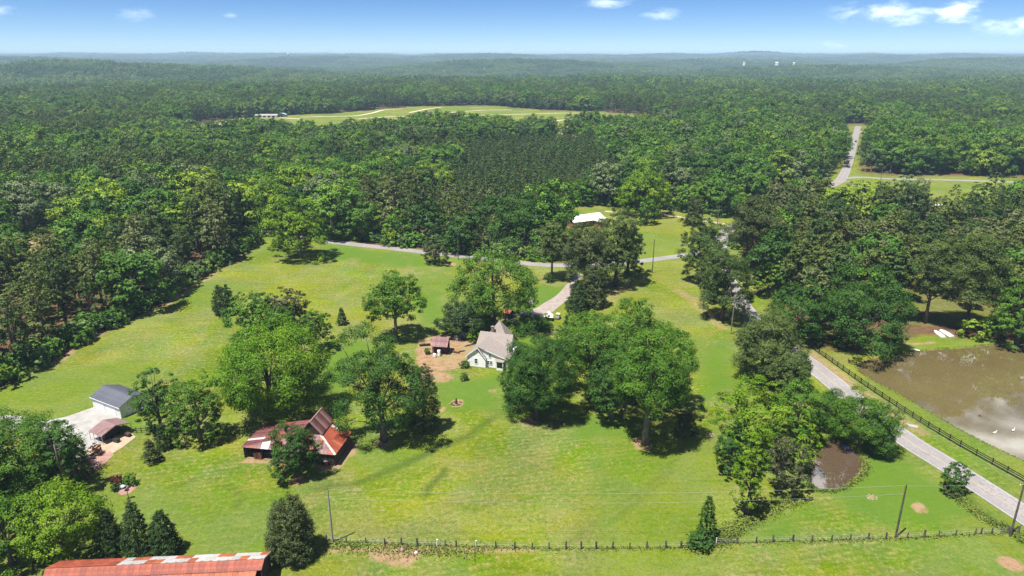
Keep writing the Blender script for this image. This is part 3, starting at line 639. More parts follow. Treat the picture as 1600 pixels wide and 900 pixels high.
def single_tree(name, kind, mat, bx, by, topy, wpx, label, cat='tree', group=None, wide=1.0):
    b = P(bx, by); depth = b.y * math.cos(PITCH) + CAMH * math.sin(PITCH); R = wpx / 2 * depth / FPX * wide
    tip = {'cedar': .97, 'egg': .98, 'slim': .98}.get(kind, .95)
    H = height_from(bx, by + (0), topy) / tip
    # the rounded top of a broad crown is seen in front of its axis: allow for the far side of the crown
    e = empty(name, (b.x, b.y, gz(b.x, b.y)), 0, label, cat, group)
    cm, tm = tree_meshes(name, kind, int(bx * 7 + by * 13), H, R, M[mat], 'hero', min(.82, max(.345, .0026 * b.y)))
    link('crown', cm, e); link('trunk', tm, e); TREE_FOOT.append((b.x, b.y, R)); return e
T = single_tree
# --- trees standing in the meadow and round the buildings
T('maple_tree', 'broad', 'maple', 425, 652, 512, 172, 'large bright green maple behind the rusty roofed barn')
T('shade_tree', 'broad', 'mid', 398, 520, 464, 72, 'yellow green tree at the back left of the big maple')
T('dark_leaved_tree', 'broad', 'brown', 452, 510, 455, 62, 'dull brownish tree behind the big maple')
T('shade_tree', 'broad', 'mid', 440, 530, 482, 60, 'low leafy tree squeezed between the brownish tree and the maple')
T('shade_tree', 'broad', 'mid', 497, 546, 483, 50, 'green tree at the right of the clump behind the big maple')
T('cedar_tree', 'egg', 'cedar', 352, 491, 447, 34, 'small dark cedar alone in the meadow left of the maple clump', wide=1.0)
T('young_conifer', 'cedar', 'cedar', 535, 507, 482, 17, 'tiny young conifer alone in the meadow right of the maple clump')
T('shade_tree', 'lifted', 'mid', 619, 527, 431, 84, 'tall green tree just left of the patio with the old shed')
T('oak_tree', 'broad', 'deep', 600, 688, 524, 126, 'large dark green oak right of the rusty roofed barn')
T('cedar_tree', 'egg', 'olive', 663, 672, 572, 50, 'grey green cedar against the right side of the dark oak')
T('holly_tree', 'dense', 'deep', 465, 745, 666, 66, 'dense round evergreen standing in front of the barn')
T('cedar_tree', 'egg', 'olive', 457, 868, 784, 76, 'broad olive cedar beside the wire fence at the bottom edge')
T('shade_tree', 'broad', 'deep', 253, 676, 585, 72, 'leafy tree right behind the white garage')
T('shade_tree', 'broad', 'mid', 314, 690, 588, 80, 'leafy tree between the garage and the big maple')
T('young_conifer', 'slim', 'olive', 238, 722, 690, 30, 'sparse young pine with upright branches below the garage tree')
T('young_conifer', 'cedar', 'cedar', 257, 701, 664, 26, 'small bushy conifer beside the sparse young pine')
T('shade_tree', 'broad', 'mid', 45, 765, 655, 150, 'large leafy tree at the left edge below the concrete driveway')
T('shade_tree', 'broad', 'deep', 105, 770, 664, 64, 'dark leafy tree beside the gravel bed')
T('shrub', 'bush', 'deep', 118, 728, 690, 42, 'rounded evergreen shrub at the edge of the concrete driveway', 'shrub')
T('shrub', 'bush', 'olive', 136, 748, 722, 24, 'thin olive shrub at the lower end of the gravel bed', 'shrub')
T('shade_tree', 'broad', 'bright', 100, 868, 768, 126, 'bright green tree in the lower left corner beside the three cedars')
T('shade_tree', 'broad', 'mid', 18, 880, 775, 110, 'green tree filling the lower left corner')
T('shade_tree', 'broad', 'deep', -40, 800, 670, 130, 'dark tree cut off by the left edge below the driveway')
T('cedar_tree', 'cedar', 'cedar', 177, 864, 796, 42, 'leftmost and smallest of the three pointed cedars')
T('cedar_tree', 'cedar', 'cedar', 219, 866, 787, 50, 'middle and tallest of the three pointed cedars')
T('cedar_tree', 'cedar', 'cedar', 260, 864, 800, 52, 'rightmost of the three pointed cedars')
T('pecan_tree', 'open', 'mid', 772, 512, 388, 132, 'big leafy tree standing behind the farmhouse roof')
T('cedar_tree', 'dense', 'cedar', 722, 524, 473, 66, 'spreading dark evergreen left behind the farmhouse')
T('shrub', 'bush', 'deep', 752, 522, 488, 46, 'dark evergreen shrub against the back of the farmhouse', 'shrub')
T('flowering_shrub', 'bush', 'bright', 744, 533, 510, 28, 'small lime green tree at the farmhouse back wall', 'shrub')
T('shrub', 'bush', 'mid', 822, 512, 497, 46, 'low green hedge between the farmhouse and the gravel driveway', 'hedge')
T('shrub', 'bush', 'mid', 846, 514, 498, 34, 'low shrub at the lower end of the gravel driveway', 'shrub')
T('magnolia_tree', 'dense', 'deep', 838, 655, 524, 98, 'dense dark tree standing right in front of the farmhouse')
T('shade_tree', 'broad', 'mid', 803, 628, 588, 38, 'small light tree tucked against the left of the dense dark tree')
T('oak_tree', 'lifted', 'mid', 1008, 694, 516, 128, 'big spreading oak with a pale bare trunk in the middle of the meadow')
T('oak_tree', 'broad', 'mid', 925, 622, 486, 116, 'wide green oak behind the dense dark tree beside the farmhouse')
T('oak_tree', 'broad', 'mid', 985, 600, 476, 110, 'bright topped oak at the back of the oak cluster')
T('oak_tree', 'broad', 'deep', 955, 655, 540, 90, 'dark oak in the shade between the spreading oak and the farmhouse')
T('oak_tree', 'broad', 'mid', 1040, 640, 522, 84, 'oak at the right side of the oak cluster')
T('shade_tree', 'broad', 'deep', 892, 560, 492, 56, 'dark leafy tree below the gravel driveway')
T('brushy_shrub', 'bush', 'brown', 1070, 684, 645, 36, 'thin brownish bush at the right foot of the spreading oak', 'shrub')
T('pine_tree', 'dense', 'pine', 962, 446, 331, 66, 'tall dense pine right of the white roofed house', 'pine tree')
T('pine_tree', 'dense', 'olive', 915, 452, 352, 72, 'broad olive pine in front of the white roofed house', 'pine tree')
T('pine_tree', 'dense', 'pine', 980, 432, 345, 44, 'dark pine at the lawn end of the pine row', 'pine tree')
T('cedar_tree', 'egg', 'olive', 927, 478, 418, 42, 'olive cedar at the bottom of the pine row beside the driveway')
T('cedar_tree', 'cedar', 'cedar', 902, 484, 440, 38, 'dark cedar where the gravel driveway leaves the lane')
T('pine_tree', 'pine', 'pine', 862, 436, 352, 56, 'pine with a bare trunk between the farmhouse tree and the pine row', 'pine tree')
T('shrub', 'bush', 'deep', 858, 441, 427, 14, 'small round bush under the bare trunked pine', 'shrub')
T('juniper_bush', 'bush', 'olive', 679, 412, 381, 38, 'round olive bush beside the lane', 'shrub')
T('shade_tree', 'broad', 'bright', 470, 403, 311, 92, 'bright green tree at the top of the meadow in front of the lane')
T('shade_tree', 'broad', 'mid', 438, 388, 284, 60, 'tall pale green tree behind the bright tree at the meadow top')
T('shade_tree', 'broad', 'bright', 1000, 335, 268, 80, 'bright yellow green tree behind the white roofed house lawn')
T('shade_tree', 'broad', 'mid', 1010, 350, 312, 34, 'small green tree on the lawn of the white roofed house')
T('shade_tree', 'broad', 'mid', 905, 320, 284, 50, 'pale green tree directly behind the white roofed house')
T('shade_tree', 'broad', 'deep', 820, 392, 300, 96, 'large dark leafy tree beyond the lane left of the white roofed house')
T('pine_tree', 'slim', 'pine', 878, 352, 314, 30, 'small pine close to the left end of the white roofed house', 'pine tree')
T('pine_tree', 'dense', 'pine', 1095, 442, 338, 62, 'dense pine where the lane meets the country road', 'pine tree')
T('pine_tree', 'dense', 'pine', 1128, 500, 382, 74, 'tall dense pine leaning over the country road', 'pine tree')
T('pine_tree', 'dense', 'pine', 1112, 470, 372, 50, 'dark pine between the two tall roadside pines', 'pine tree')
T('cedar_tree', 'egg', 'olive', 1084, 352, 307, 28, 'olive tree at the far corner of the lawn by the road bend')
# --- the copse round the small pond
T('pine_tree', 'dense', 'pine', 1188, 592, 493, 88, 'dark pine at the top of the copse beside the road', 'pine tree')
T('cedar_tree', 'dense', 'pine', 1230, 607, 545, 70, 'dark spreading evergreen between the copse and the road')
T('shade_tree', 'broad', 'bright', 1164, 725, 594, 96, 'light green tree at the left of the small pond copse')
T('shade_tree', 'broad', 'mid', 1240, 692, 598, 84, 'fresh green tree in the middle of the small pond copse')
T('sapling', 'dense', 'bright', 1166, 806, 686, 48, 'slender bright green tree at the front of the small pond copse')
T('dark_leaved_tree', 'broad', 'brown', 1218, 768, 682, 62, 'dull brownish tree in front of the small pond')
T('shade_tree', 'open', 'bright', 1250, 742, 662, 46, 'yellow green tree leaning over the small pond')
T('shade_tree', 'broad', 'deep', 1140, 742, 670, 54, 'dark low tree at the left foot of the small pond copse')
T('shrub', 'bush', 'mid', 1342, 700, 615, 86, 'rounded green thicket between the small pond and the road', 'shrub')
T('shrub', 'bush', 'deep', 1300, 672, 616, 60, 'dark thicket behind the small pond', 'shrub')
T('shrub', 'bush', 'deep', 1368, 708, 645, 54, 'dark shrub at the road end of the thicket', 'shrub')
T('cedar_tree', 'cedar', 'deep', 1102, 843, 776, 34, 'small pointed tree standing alone near the wire fence')
T('shrub', 'bush', 'deep', 1092, 855, 832, 36, 'scruffy bush at the wire fence below the small pointed tree', 'shrub')
T('sapling', 'bush', 'deep', 1487, 768, 723, 38, 'small round tree at the road edge above the corner utility pole')
T('shrub', 'bush', 'olive', 1488, 775, 764, 22, 'scruffy brush at the foot of the small round roadside tree', 'shrub')
# --- edge of the pine grove above the pond
T('oak_tree', 'broad', 'deep', 1246, 531, 440, 96, 'dark rounded tree at the road end of the pine grove')
T('oak_tree', 'broad', 'deep', 1345, 545, 432, 128, 'large dark tree hanging over the top corner of the pond')
T('pine_tree', 'pine', 'pine', 1508, 512, 378, 96, 'tall pine with a thick bare trunk above the two white boats', 'pine tree')
T('pine_tree', 'pine', 'pine', 1445, 505, 386, 74, 'pine with a bare trunk behind the lamp pole', 'pine tree')
T('shade_tree', 'broad', 'mid', 1588, 538, 440, 84, 'light green tree at the right edge above the pond')
T('shade_tree', 'broad', 'bright', 1198, 462, 402, 50, 'bright green small tree by the road below the pine grove')
T('pine_tree', 'pine', 'olive', 1170, 420, 318, 80, 'broad pale pine at the road bend', 'pine tree')
# ------------------------------------------------------------------ woods
rng0 = np.random.default_rng(77)
def scatter(s, y0, y1, margin=30):
    ys = np.arange(y0, y1, s); pts = []
    for y in ys:
        hw = .79 * y + margin; xs = np.arange(-hw, hw, s); pts.append(np.stack([xs + rng0.uniform(-.42, .42, len(xs)) * s, np.full(len(xs), y) + rng0.uniform(-.42, .42, len(xs)) * s], 1))
    return np.concatenate(pts)
def clear_of(x, y, gap):
    ok = np.ones(x.shape, bool)
    for pl in CLEAR: ok &= sdist(x, y, pl) > (7.5 if pl is FARSTRIP else gap)
    for ln, w in ((coarse(ROAD_PX), 9.5), (coarse(CROSS_PX), 9), (coarse(LANE_PX), 3.6), (coarse(FARSPUR_PX), 8), (coarse(RDRIVE_PX), 4)): ok &= dline(x, y, ln) > w + gap * .5
    return ok
def grove_keep(x, y, gl): return gl
# every forest tree: x, y, kind (0 broad, 1 pine, 2 plantation pine, 3 shrub), scale
rows = []
c = scatter(10.2, 130, 1650); x, y = c[:, 0], c[:, 1]; ok = clear_of(x, y, 2.2) & ~inpoly(x, y, PLANTATION) & ~inpoly(x, y, GROVE)
for fx, fy, fr in TREE_FOOT: ok &= np.hypot(x - fx, y - fy) > fr * .75
x, y = x[ok], y[ok]
pn = vn(x, y, 55, 41) + (vn(x, y, 14, 42) - .5) * .5 + .42 * (1 - sstep(8, 40, dline(x, y, edge_l)))
k = (pn > .60).astype(int); rows.append(np.stack([x, y, k, rng0.uniform(.62, 1.28, len(x)) * (.8 + .4 * vn(x, y, 60, 43))], 1))
c = scatter(11.2, 200, 480); x, y = c[:, 0], c[:, 1]; ok = inpoly(x, y, GROVE) & clear_of(x, y, 2.0) & ~inpoly(x, y, GROVELAWN) & ~inpoly(x, y, PONDLAWN)
GROVEH = [P(1365, 372), P(1470, 333), P(1310, 420)]
for h in GROVEH: ok &= np.hypot(x - h.x, y - h.y) > 12
for fx, fy, fr in TREE_FOOT: ok &= np.hypot(x - fx, y - fy) > fr * .8
x, y = x[ok], y[ok]; rows.append(np.stack([x, y, (rng0.random(len(x)) < .88).astype(int), rng0.uniform(.78, 1.12, len(x))], 1))
c = scatter(5.8, 280, 640); x, y = c[:, 0], c[:, 1]; ok = inpoly(x, y, PLANTATION) & clear_of(x, y, 3)
for fx, fy, fr in TREE_FOOT: ok &= np.hypot(x - fx, y - fy) > fr * .8
x, y = x[ok], y[ok]; rows.append(np.stack([x, y, np.where(rng0.random(len(x)) < .006, 0, 2), rng0.uniform(.62, 1.22, len(x))], 1))
F = np.concatenate(rows)
PX = np.array([proj(a, b_, 8) for a, b_ in F[:, :2]]); inview = (PX[:, 0] > -25) & (PX[:, 0] < 1625) & (PX[:, 1] < 930)
dist = np.hypot(F[:, 0], F[:, 1])
HB, HP, HQ = 20.0, 21.0, 13.0
def mids(kind, n, H, R, mat, seed): return [tree_meshes('wood_%s' % kind, kind, seed + i, H, R, M[mat], 'mid') for i in range(n)]
PB = mids('forest', 7, HB, 8.8, 'broad', 300); PP = mids('pine', 4, HP, 5.0, 'pine', 400); PG = mids('grovepine', 4, HP, 4.8, 'pine', 450); PQ = mids('slim', 4, HQ, 3.7, 'plant', 500)
def region(x, y):
    px, py = proj(x, y, 0)
    if inpoly(np.array([x]), np.array([y]), GROVE)[0]: return 'grove'
    if px < 430 and y < 420: return 'left'
    if px > 1120: return 'right'
    return 'back'
PLACE = {'grove': 'in the grove above the pond', 'left': 'in the woods left of the meadow', 'right': 'in the woods beside the far road', 'back': 'in the woods beyond the lane'}
def spot(x, y, reg):
    px, py = proj(x, y, 0); d = min(float(sdist(np.array([x]), np.array([y]), pl)[0]) for pl in CLEAR); row = 'front edge' if d < 8 else 'second rank' if d < 18 else 'depth'
    if reg == 'left': w = 'near the photo\'s left edge' if px < 60 else 'behind the garage' if px < 190 else 'left of the lone cedar' if px < 310 else 'near the meadow\'s top corner'
    elif reg == 'grove': w = 'near the road bend' if px < 1260 else 'around the grey roofed house' if px < 1410 else 'around the white roofed building' if px < 1530 else 'near the photo\'s right edge'
    elif reg == 'right': w = 'left of the far straight' if px < 1330 else 'right of the far straight'
    else: w = 'above the bright meadow tree' if px < 560 else 'above the round lane bush' if px < 760 else 'above the white roofed house' if px < 1000 else 'above the road bend'
    return row, w
single = np.zeros(len(F), bool); tp = np.array([.24, .24, .24, .16, .12]); pt = np.array([.34, .40, .26])
for kinds, name in (((0,), 'forest_tree'), ((1, 2), 'pine_tree')):
    sel = np.where(np.isin(F[:, 2], kinds) & inview)[0]; sel = sel[np.argsort(dist[sel])][:300]; single[sel] = True
    for i in sel:
        x, y, k, s = F[i]; k = int(k); rz = rng0.uniform(0, 6.28); reg = region(x, y); row, w = spot(x, y, reg)
        pool = PG if (k == 1 and reg == 'grove') else (PB, PP, PQ)[k]; cm, tm = pool[rng0.integers(len(pool))]; sz = 'tall' if s > 1.08 else 'low' if s < .82 else 'middling'
        if k == 0: tone = list(TONES)[rng0.choice(5, p=tp)]; mt = M['b ' + tone]; what = 'tree'
        else: tone = list(PTONES)[rng0.choice(3, p=pt)]; mt = M['p ' + tone]; what = 'pine'
        where = {'front edge': 'at front of', 'second rank': 'second row of', 'depth': 'deep in'}[row] + ' ' + {'grove': 'pond grove', 'left': 'left woods', 'right': 'far road woods', 'back': 'lane woods'}[reg]
        if k == 2: lb = '%s %s plantation pine beyond the lane %s' % (sz, tone, w)
        else: lb = '%s %s %s %s %s' % (sz, tone, what, where, w)
        e = empty(name, (x, y, gz(x, y)), rz, lb, 'tree' if k == 0 else 'pine tree', 'pines of the plantation' if k == 2 else what + 's ' + PLACE[reg]); ww = s * rng0.uniform(.9, 1.12); e.scale = (ww, ww, s)
        c_ = link('crown', cm, e); link('trunk', tm, e); c_.material_slots[0].link = 'OBJECT'; c_.material_slots[0].material = mt
# the rest of the woods, to the horizon, is one mass
protos = bpy.data.collections.new('woodland_kinds'); PIDX = {}
def proto(key, c, n, size, tnt, mats, extra, asp, rng):
    me = quads_mesh(key, c, n, size, rng, mats, tnt, asp, extra); o = bpy.data.objects.new('kind_%02d_%s' % (len(PIDX), key), me); protos.objects.link(o); PIDX.setdefault(key, []).append(len(protos.objects) - 1)
pi = 0; names = []
def add_proto(key, c, n, size, tnt, mats, extra, asp, rng):
    global pi
    me = quads_mesh(key, c, n, size, rng, mats, tnt, asp, extra); o = bpy.data.objects.new('kind_%02d' % pi, me); protos.objects.link(o); PIDX.setdefault(key, []).append(pi); pi += 1
for i in range(5):
    r = np.random.default_rng(600 + i); c, n, tn, lc = broad_crown(r, HB, 8.8, .08, 26, 1.05, 1.35, .8, (.3, .44)); tb = trunk_geo(r, HB, .35, 11, 0, k=5); add_proto('b', c, n, 1.05, tn, [M['broad'], M['bark']], (tb.v, tb.f, 0), .62, r)
for i in range(3):
    r = np.random.default_rng(620 + i); c, n, tn, lc = pine_crown(r, HP, 5.0, .22, 26, 1.0, 1.0, flat=.7); tb = trunk_geo(r, HP, .3, 18, 0, k=5); add_proto('p', c, n, 1.0, tn, [M['pine'], M['barkp']], (tb.v, tb.f, 0), .42, r)
for i in range(2):
    r = np.random.default_rng(640 + i); c, n, tn, lc = pine_crown(r, HQ, 3.7, .1, 18, .85, 1.1, .85); add_proto('q', c, n, .8, tn, [M['plant']], None, .42, r)
for i in range(3):
    r = np.random.default_rng(660 + i); c, n, tn, lc = broad_crown(r, 3.6, 2.6, -.1, 10, .7, 1.4, 1, (.35, .5)); add_proto('s', c, n, .7, tn, [M['broad']], None, .62, r)
for i in range(6):
    r = np.random.default_rng(680 + i); C, Nn, Tn = [], [], []
    for a in range(5):
        for b_ in range(5):
            ox, oy = (a - 2 + r.uniform(-.42, .42)) * 11.2, (b_ - 2 + r.uniform(-.42, .42)) * 11.2; h = r.uniform(.55, 1.3); tv = r.uniform(-.42, .42)
            d = unit(r.normal(size=(170, 3))); d = d[d[:, 2] > -.35][:120]; q = d * np.array([7.6, 7.6, 7.6]) * (r.uniform(.6, 1.0, (len(d), 1)) ** .5) * (1 + .2 * np.sin(d[:, :1] * 6 + ox)); q *= h
            C.append(q + np.array([ox, oy, 10.5 * h])); Nn.append(unit(d + np.array([0, 0, .4]) + r.normal(size=d.shape) * .3)); Tn.append(np.clip(.5 + tv + r.normal(size=len(d)) * .12, 0, 1))
    add_proto('c%d' % (i % 3), np.concatenate(C), np.concatenate(Nn), 2.7, np.concatenate(Tn), [M[('farb', 'farm', 'farl')[i % 3]]], None, .8, r)
pts, idx, rot, scl = [], [], [], []
def put(x, y, key, s, sz=None):
    z = ground_z(x, y); pts.append(np.stack([x, y, z], 1)); ids = np.array(PIDX[key]); idx.append(ids[rng0.integers(0, len(ids), len(x))])
    rot.append(np.stack([np.zeros(len(x)), np.zeros(len(x)), rng0.uniform(0, 6.28, len(x))], 1)); sz = s if sz is None else sz; scl.append(np.stack([s, s, sz], 1))
R = F[~single]
for k, key in ((0, 'b'), (1, 'p'), (2, 'q')):
    q = R[R[:, 2] == k]
    if len(q): w = q[:, 3] * rng0.uniform(.9, 1.12, len(q)); put(q[:, 0], q[:, 1], key, w, q[:, 3])
# understorey along the edges of the woods
c = scatter(2.6, 130, 420); x, y = c[:, 0], c[:, 1]; d = np.full(x.shape, 1e9)
for pl in CLEAR: d = np.minimum(d, sdist(x, y, pl))
for ln, w in ((coarse(ROAD_PX), 6), (coarse(CROSS_PX), 6), (coarse(LANE_PX), 4.5)): d = np.minimum(d, dline(x, y, ln) - w)
ok = (d > .6) & (d < 8) & (rng0.random(len(x)) < .75) & ~inpoly(x, y, GROVE); put(x[ok], y[ok], 's', rng0.uniform(.6, 1.9, ok.sum()))
# far canopy in patches
y = 1640.0
while y < 12500:
    s = 50 if y < 5000 else 62; hw = .79 * y + 60; xs = np.arange(-hw, hw, s); x = xs + rng0.uniform(-.3, .3, len(xs)) * s; yy = np.full(len(xs), y) + rng0.uniform(-.3, .3, len(xs)) * s
    bare = (vn(x, yy, 420, 51) > .86) & (vn(x, yy, 130, 52) > .4); x, yy = x[~bare], yy[~bare]
    f = s / 50 * rng0.uniform(.95, 1.12, len(x)); tn_ = vn(x, yy, 190, 54) * .7 + vn(x, yy, 70, 55) * .3 + rng0.uniform(-.16, .16, len(x)); tone_ = np.digitize(tn_, (.44, .60)); hz_ = rng0.uniform(.7, 1.35, len(x)) * (.8 + .5 * vn(x, yy, 260, 53))
    for q_ in range(3): w_ = tone_ == q_; put(x[w_], yy[w_], 'c%d' % q_, f[w_], hz_[w_])
    y += s
pts, idx, rot, scl = map(np.concatenate, (pts, idx, rot, scl))
me = bpy.data.meshes.new('woodland'); me.vertices.add(len(pts)); me.vertices.foreach_set('co', pts.astype(np.float32).ravel())
a = me.attributes.new('pick', 'INT', 'POINT'); a.data.foreach_set('value', idx.astype(np.int32))
a = me.attributes.new('turn', 'FLOAT_VECTOR', 'POINT'); a.data.foreach_set('vector', rot.astype(np.float32).ravel())
a = me.attributes.new('size', 'FLOAT_VECTOR', 'POINT'); a.data.foreach_set('vector', scl.astype(np.float32).ravel())
def instancer(name, me, coll):
    o = link(name, me); g = bpy.data.node_groups.new(name + '_nodes', 'GeometryNodeTree')
    g.interface.new_socket('Geometry', in_out='INPUT', socket_type='NodeSocketGeometry'); g.interface.new_socket('Geometry', in_out='OUTPUT', socket_type='NodeSocketGeometry')
    gi, go = g.nodes.new('NodeGroupInput'), g.nodes.new('NodeGroupOutput'); ip = g.nodes.new('GeometryNodeInstanceOnPoints'); ci = g.nodes.new('GeometryNodeCollectionInfo')
    ci.inputs['Collection'].default_value = coll; ci.inputs['Separate Children'].default_value = True; ci.inputs['Reset Children'].default_value = True
    ip.inputs['Pick Instance'].default_value = True
    for nm, ty, so in (('pick', 'INT', 'Instance Index'), ('turn', 'FLOAT_VECTOR', 'Rotation'), ('size', 'FLOAT_VECTOR', 'Scale')):
        na = g.nodes.new('GeometryNodeInputNamedAttribute'); na.data_type = ty; na.inputs['Name'].default_value = nm; g.links.new(na.outputs['Attribute'], ip.inputs[so])
    g.links.new(gi.outputs[0], ip.inputs['Points']); g.links.new(ci.outputs[0], ip.inputs['Instance']); g.links.new(ip.outputs[0], go.inputs[0])
    mod = o.modifiers.new('instances', 'NODES'); mod.node_group = g; return o
wood = instancer('woodland', me, protos); tag(wood, 'mixed green woodland stretching to the horizon', 'woodland', kind='stuff')
# ------------------------------------------------------------------ buildings
def clip(poly, ax, lo, hi):
    """clip a list of 3D points (with 2D params) between two parallel lines"""
    for sgn, lim in ((1, lo), (-1, -hi)):
        res = []
        for i in range(len(poly)):
            a, b_ = poly[i], poly[(i + 1) % len(poly)]; da, db = sgn * a.dot(ax) - lim, sgn * b_.dot(ax) - lim
            if da >= 0: res.append(a)
            if (da < 0) != (db < 0): res.append(a.lerp(b_, da / (da - db)))
        poly = res
        if len(poly) < 3: return []
    return poly
prng = random.Random(5)
def panel_roof(parent, corners, width, mat, thick=.05, name='roof_panel', lift=.03, rows=None, gap=.02, overlap=None):
    """roof slope laid with separate sheets; corners[0]->corners[1] runs along the eave"""
    c = [Vector(p) for p in corners]; ax = (c[1] - c[0]).normalized(); nrm = (c[1] - c[0]).cross(c[2] - c[0]).normalized()
    if nrm.z < 0: nrm = -nrm
    up = nrm.cross(ax).normalized()
    if up.z < 0: up = -up
    s = [p.dot(ax) for p in c]; a, b_ = min(s), max(s); n = max(1, round((b_ - a) / width)); w = (b_ - a) / n
    h = [p.dot(up) for p in c]; h0, h1 = min(h), max(h); nr = rows or 1; hs = (h1 - h0) / nr
    for i in range(n):
        for r in range(nr):
            q = clip(c, ax, a + i * w + gap / 2, a + (i + 1) * w - gap / 2)
            if nr > 1 and q: q = clip(q, up, h0 + r * hs - .05, h0 + (r + 1) * hs)
            if len(q) < 3: continue
            cen = sum(q, Vector()) / len(q); m_ = mat(i, r, n, nr) if callable(mat) else mat
            dz = nrm * (lift + prng.uniform(0, .025) + .02 * r); mb = MB().prism([p - cen for p in q], nrm * thick)
            o = mb.build(name, m_, parent, cen + dz)
            o.rotation_euler = (prng.uniform(-.006, .006), prng.uniform(-.006, .006), 0)
def window(parent, x, y, z, w, h, face, frame=.09, name='window', panes=(1, 2)):
    """face: unit vector of the wall normal in the building's own axes (axis aligned)"""
    fx, fy = face; mb = MB()
    def rect(m_, a0, a1, z0, z1, d0, d1):
        if fx: m_.box(min(x + fx * d0, x + fx * d1), max(x + fx * d0, x + fx * d1), y + a0, y + a1, z + z0, z + z1)
        else: m_.box(x + a0, x + a1, min(y + fy * d0, y + fy * d1), max(y + fy * d0, y + fy * d1), z + z0, z + z1)
    g = MB(); rect(g, -w / 2, w / 2, 0, h, -.04, .02)
    pane = g.build(name, M['glass'], parent); f = MB()
    rect(f, -w / 2 - frame, -w / 2, -frame, h + frame, -.03, .06); rect(f, w / 2, w / 2 + frame, -frame, h + frame, -.03, .06)
    rect(f, -w / 2, w / 2, h, h + frame, -.03, .06); rect(f, -w / 2, w / 2, -frame, 0, -.03, .08)
    for i in range(1, panes[0]): rect(f, -w / 2 + w * i / panes[0] - .025, -w / 2 + w * i / panes[0] + .025, 0, h, .02, .045)
    for i in range(1, panes[1]): rect(f, -w / 2, w / 2, h * i / panes[1] - .025, h * i / panes[1] + .025, .02, .042)
    f.build('frame', M['trimw'], pane)
D2R = math.radians
# --- white farmhouse
a = P(731, 569.5); fh = empty('farmhouse', (a.x, a.y, 0), D2R(-17.5), 'white sided farmhouse with steep tan roofs and a bay window', 'house')
WID, RU, RZ, EZ = 11.5, 3.2, 5.7, 3.0
mb = MB()
gab = [(.15, EZ), (RU, RZ - .15), (WID - .15, EZ), (WID - .15, -.3), (.15, -.3)]
mb.prism([(u, 0, z) for u, z in gab], (0, 9, 0)); mb.build('wall', M['siding'], fh)
MB().prism([(u, -.62, z) for u, z in [(.1, EZ - .02), (2.65, 5.0), (5.35, EZ - .3), (5.35, -.3), (.1, -.3)]], (0, .62, 0)).build('gable_wall', M['siding'], fh)
MB().box(1.2, 9.8, 7, 12.8, -.3, 3.3).build('wall', M['siding'], fh)
for k in range(9):   # lap siding boards standing a little proud of the front wall
    z0 = .1 + k * .32
    MB().prism([(5.40, -.035, z0), (8.05, -.035, z0), (8.05, -.004, z0 + .31), (5.40, -.004, z0 + .31)], (0, .02, 0)).build('siding_board', M['siding'], fh)
    MB().prism([(.12, -.655, z0), (5.33, -.655, z0), (5.33, -.624, z0 + .31), (.12, -.624, z0 + .31)], (0, .02, 0)).build('siding_board', M['siding'], fh)
def slab(pts, th=.14): return MB().prism(pts, (0, 0, -th))
e = .35
roof = slab([(-.28, -e - .62, EZ - .24), (RU, -e - .62, RZ), (RU, 9.2, RZ), (-.28, 9.2, EZ - .24)]).build('roof', M['shingle'], fh)
slab([(RU, -e, RZ), (WID + .3, -e, EZ - .1), (WID + .3, 6.2, EZ - .1), (RU, 9.2, RZ)]).build('roof', M['shingle'], fh)
slab([(RU - .1, -e - .62, RZ - .06), (5.55, -e - .62, EZ - .35), (5.55, .1, EZ - .35), (RU - .1, .1, RZ - .06)], .12).build('gable_roof', M['shingle'], fh)
slab([(.3, 5.4, 3.3), (10.6, 5.4, 3.3), (10.2, 9.0, 6.5), (.5, 9.0, 6.5)]).build('roof', M['shingle'], fh)
slab([(.5, 9.003, 6.5), (10.2, 9.003, 6.5), (10.6, 13.0, 3.3), (.3, 13.0, 3.3)]).build('roof', M['shingle'], fh)
MB().prism([(1.2, 7.0, 3.3), (1.2, 12.8, 3.3), (1.2, 9.0, 6.35)], (.15, 0, 0)).build('gable_wall', M['siding'], fh); MB().prism([(9.65, 7.0, 3.3), (9.65, 12.8, 3.3), (9.65, 9.0, 6.35)], (.15, 0, 0)).build('gable_wall', M['siding'], fh)
pk = (5.0, 12.6, 8.9); bq = [(2.4, 9.6, 5.3), (7.9, 9.6, 5.3), (7.9, 15.4, 4.4), (2.4, 15.4, 4.4)]
for i in range(4): MB().poly([bq[i], bq[(i + 1) % 4], pk]).build('hip_roof', M['shingle'], fh)
MB().box(2.7, 7.6, 9.9, 15.0, -.3, 4.5).build('wall', M['siding'], fh)
ch = MB().box(3.45, 4.2, 9.65, 10.35, 4.5, 7.7).build('chimney', M['brickdark'], fh); MB().box(3.37, 4.28, 9.57, 10.43, 7.7, 7.85).build('cap', M['stone'], ch)
MB().tube([(9.0, 7.4, 4.8), (9.0, 7.4, 5.55)], .09, 8).build('vent_pipe', M['darkmetal'], fh)
for z0, x0, x1, y0 in ((EZ - .28, .05, 5.4, -.66),): pass
bay = [(8.1, 0), (8.6, -.95), (10.4, -.95), (10.9, 0)]
bw = MB().prism([(u, v, -.1) for u, v in bay], (0, 0, .75)).build('bay_window', M['trimw'], fh)
MB().prism([(u, v, 2.25) for u, v in bay], (0, 0, .22)).build('bay_head', M['trimw'], bw)
MB().poly([(8.0, .0, 2.95), (10.98, 0, 2.95), (10.5, -1.15, 2.5), (8.5, -1.15, 2.5)]).poly([(8.0, 0, 2.95), (8.5, -1.15, 2.5), (7.95, 0, 2.5)]).poly([(10.98, 0, 2.95), (11.05, 0, 2.5), (10.5, -1.15, 2.5)]).build('bay_roof', M['shingle'], bw)
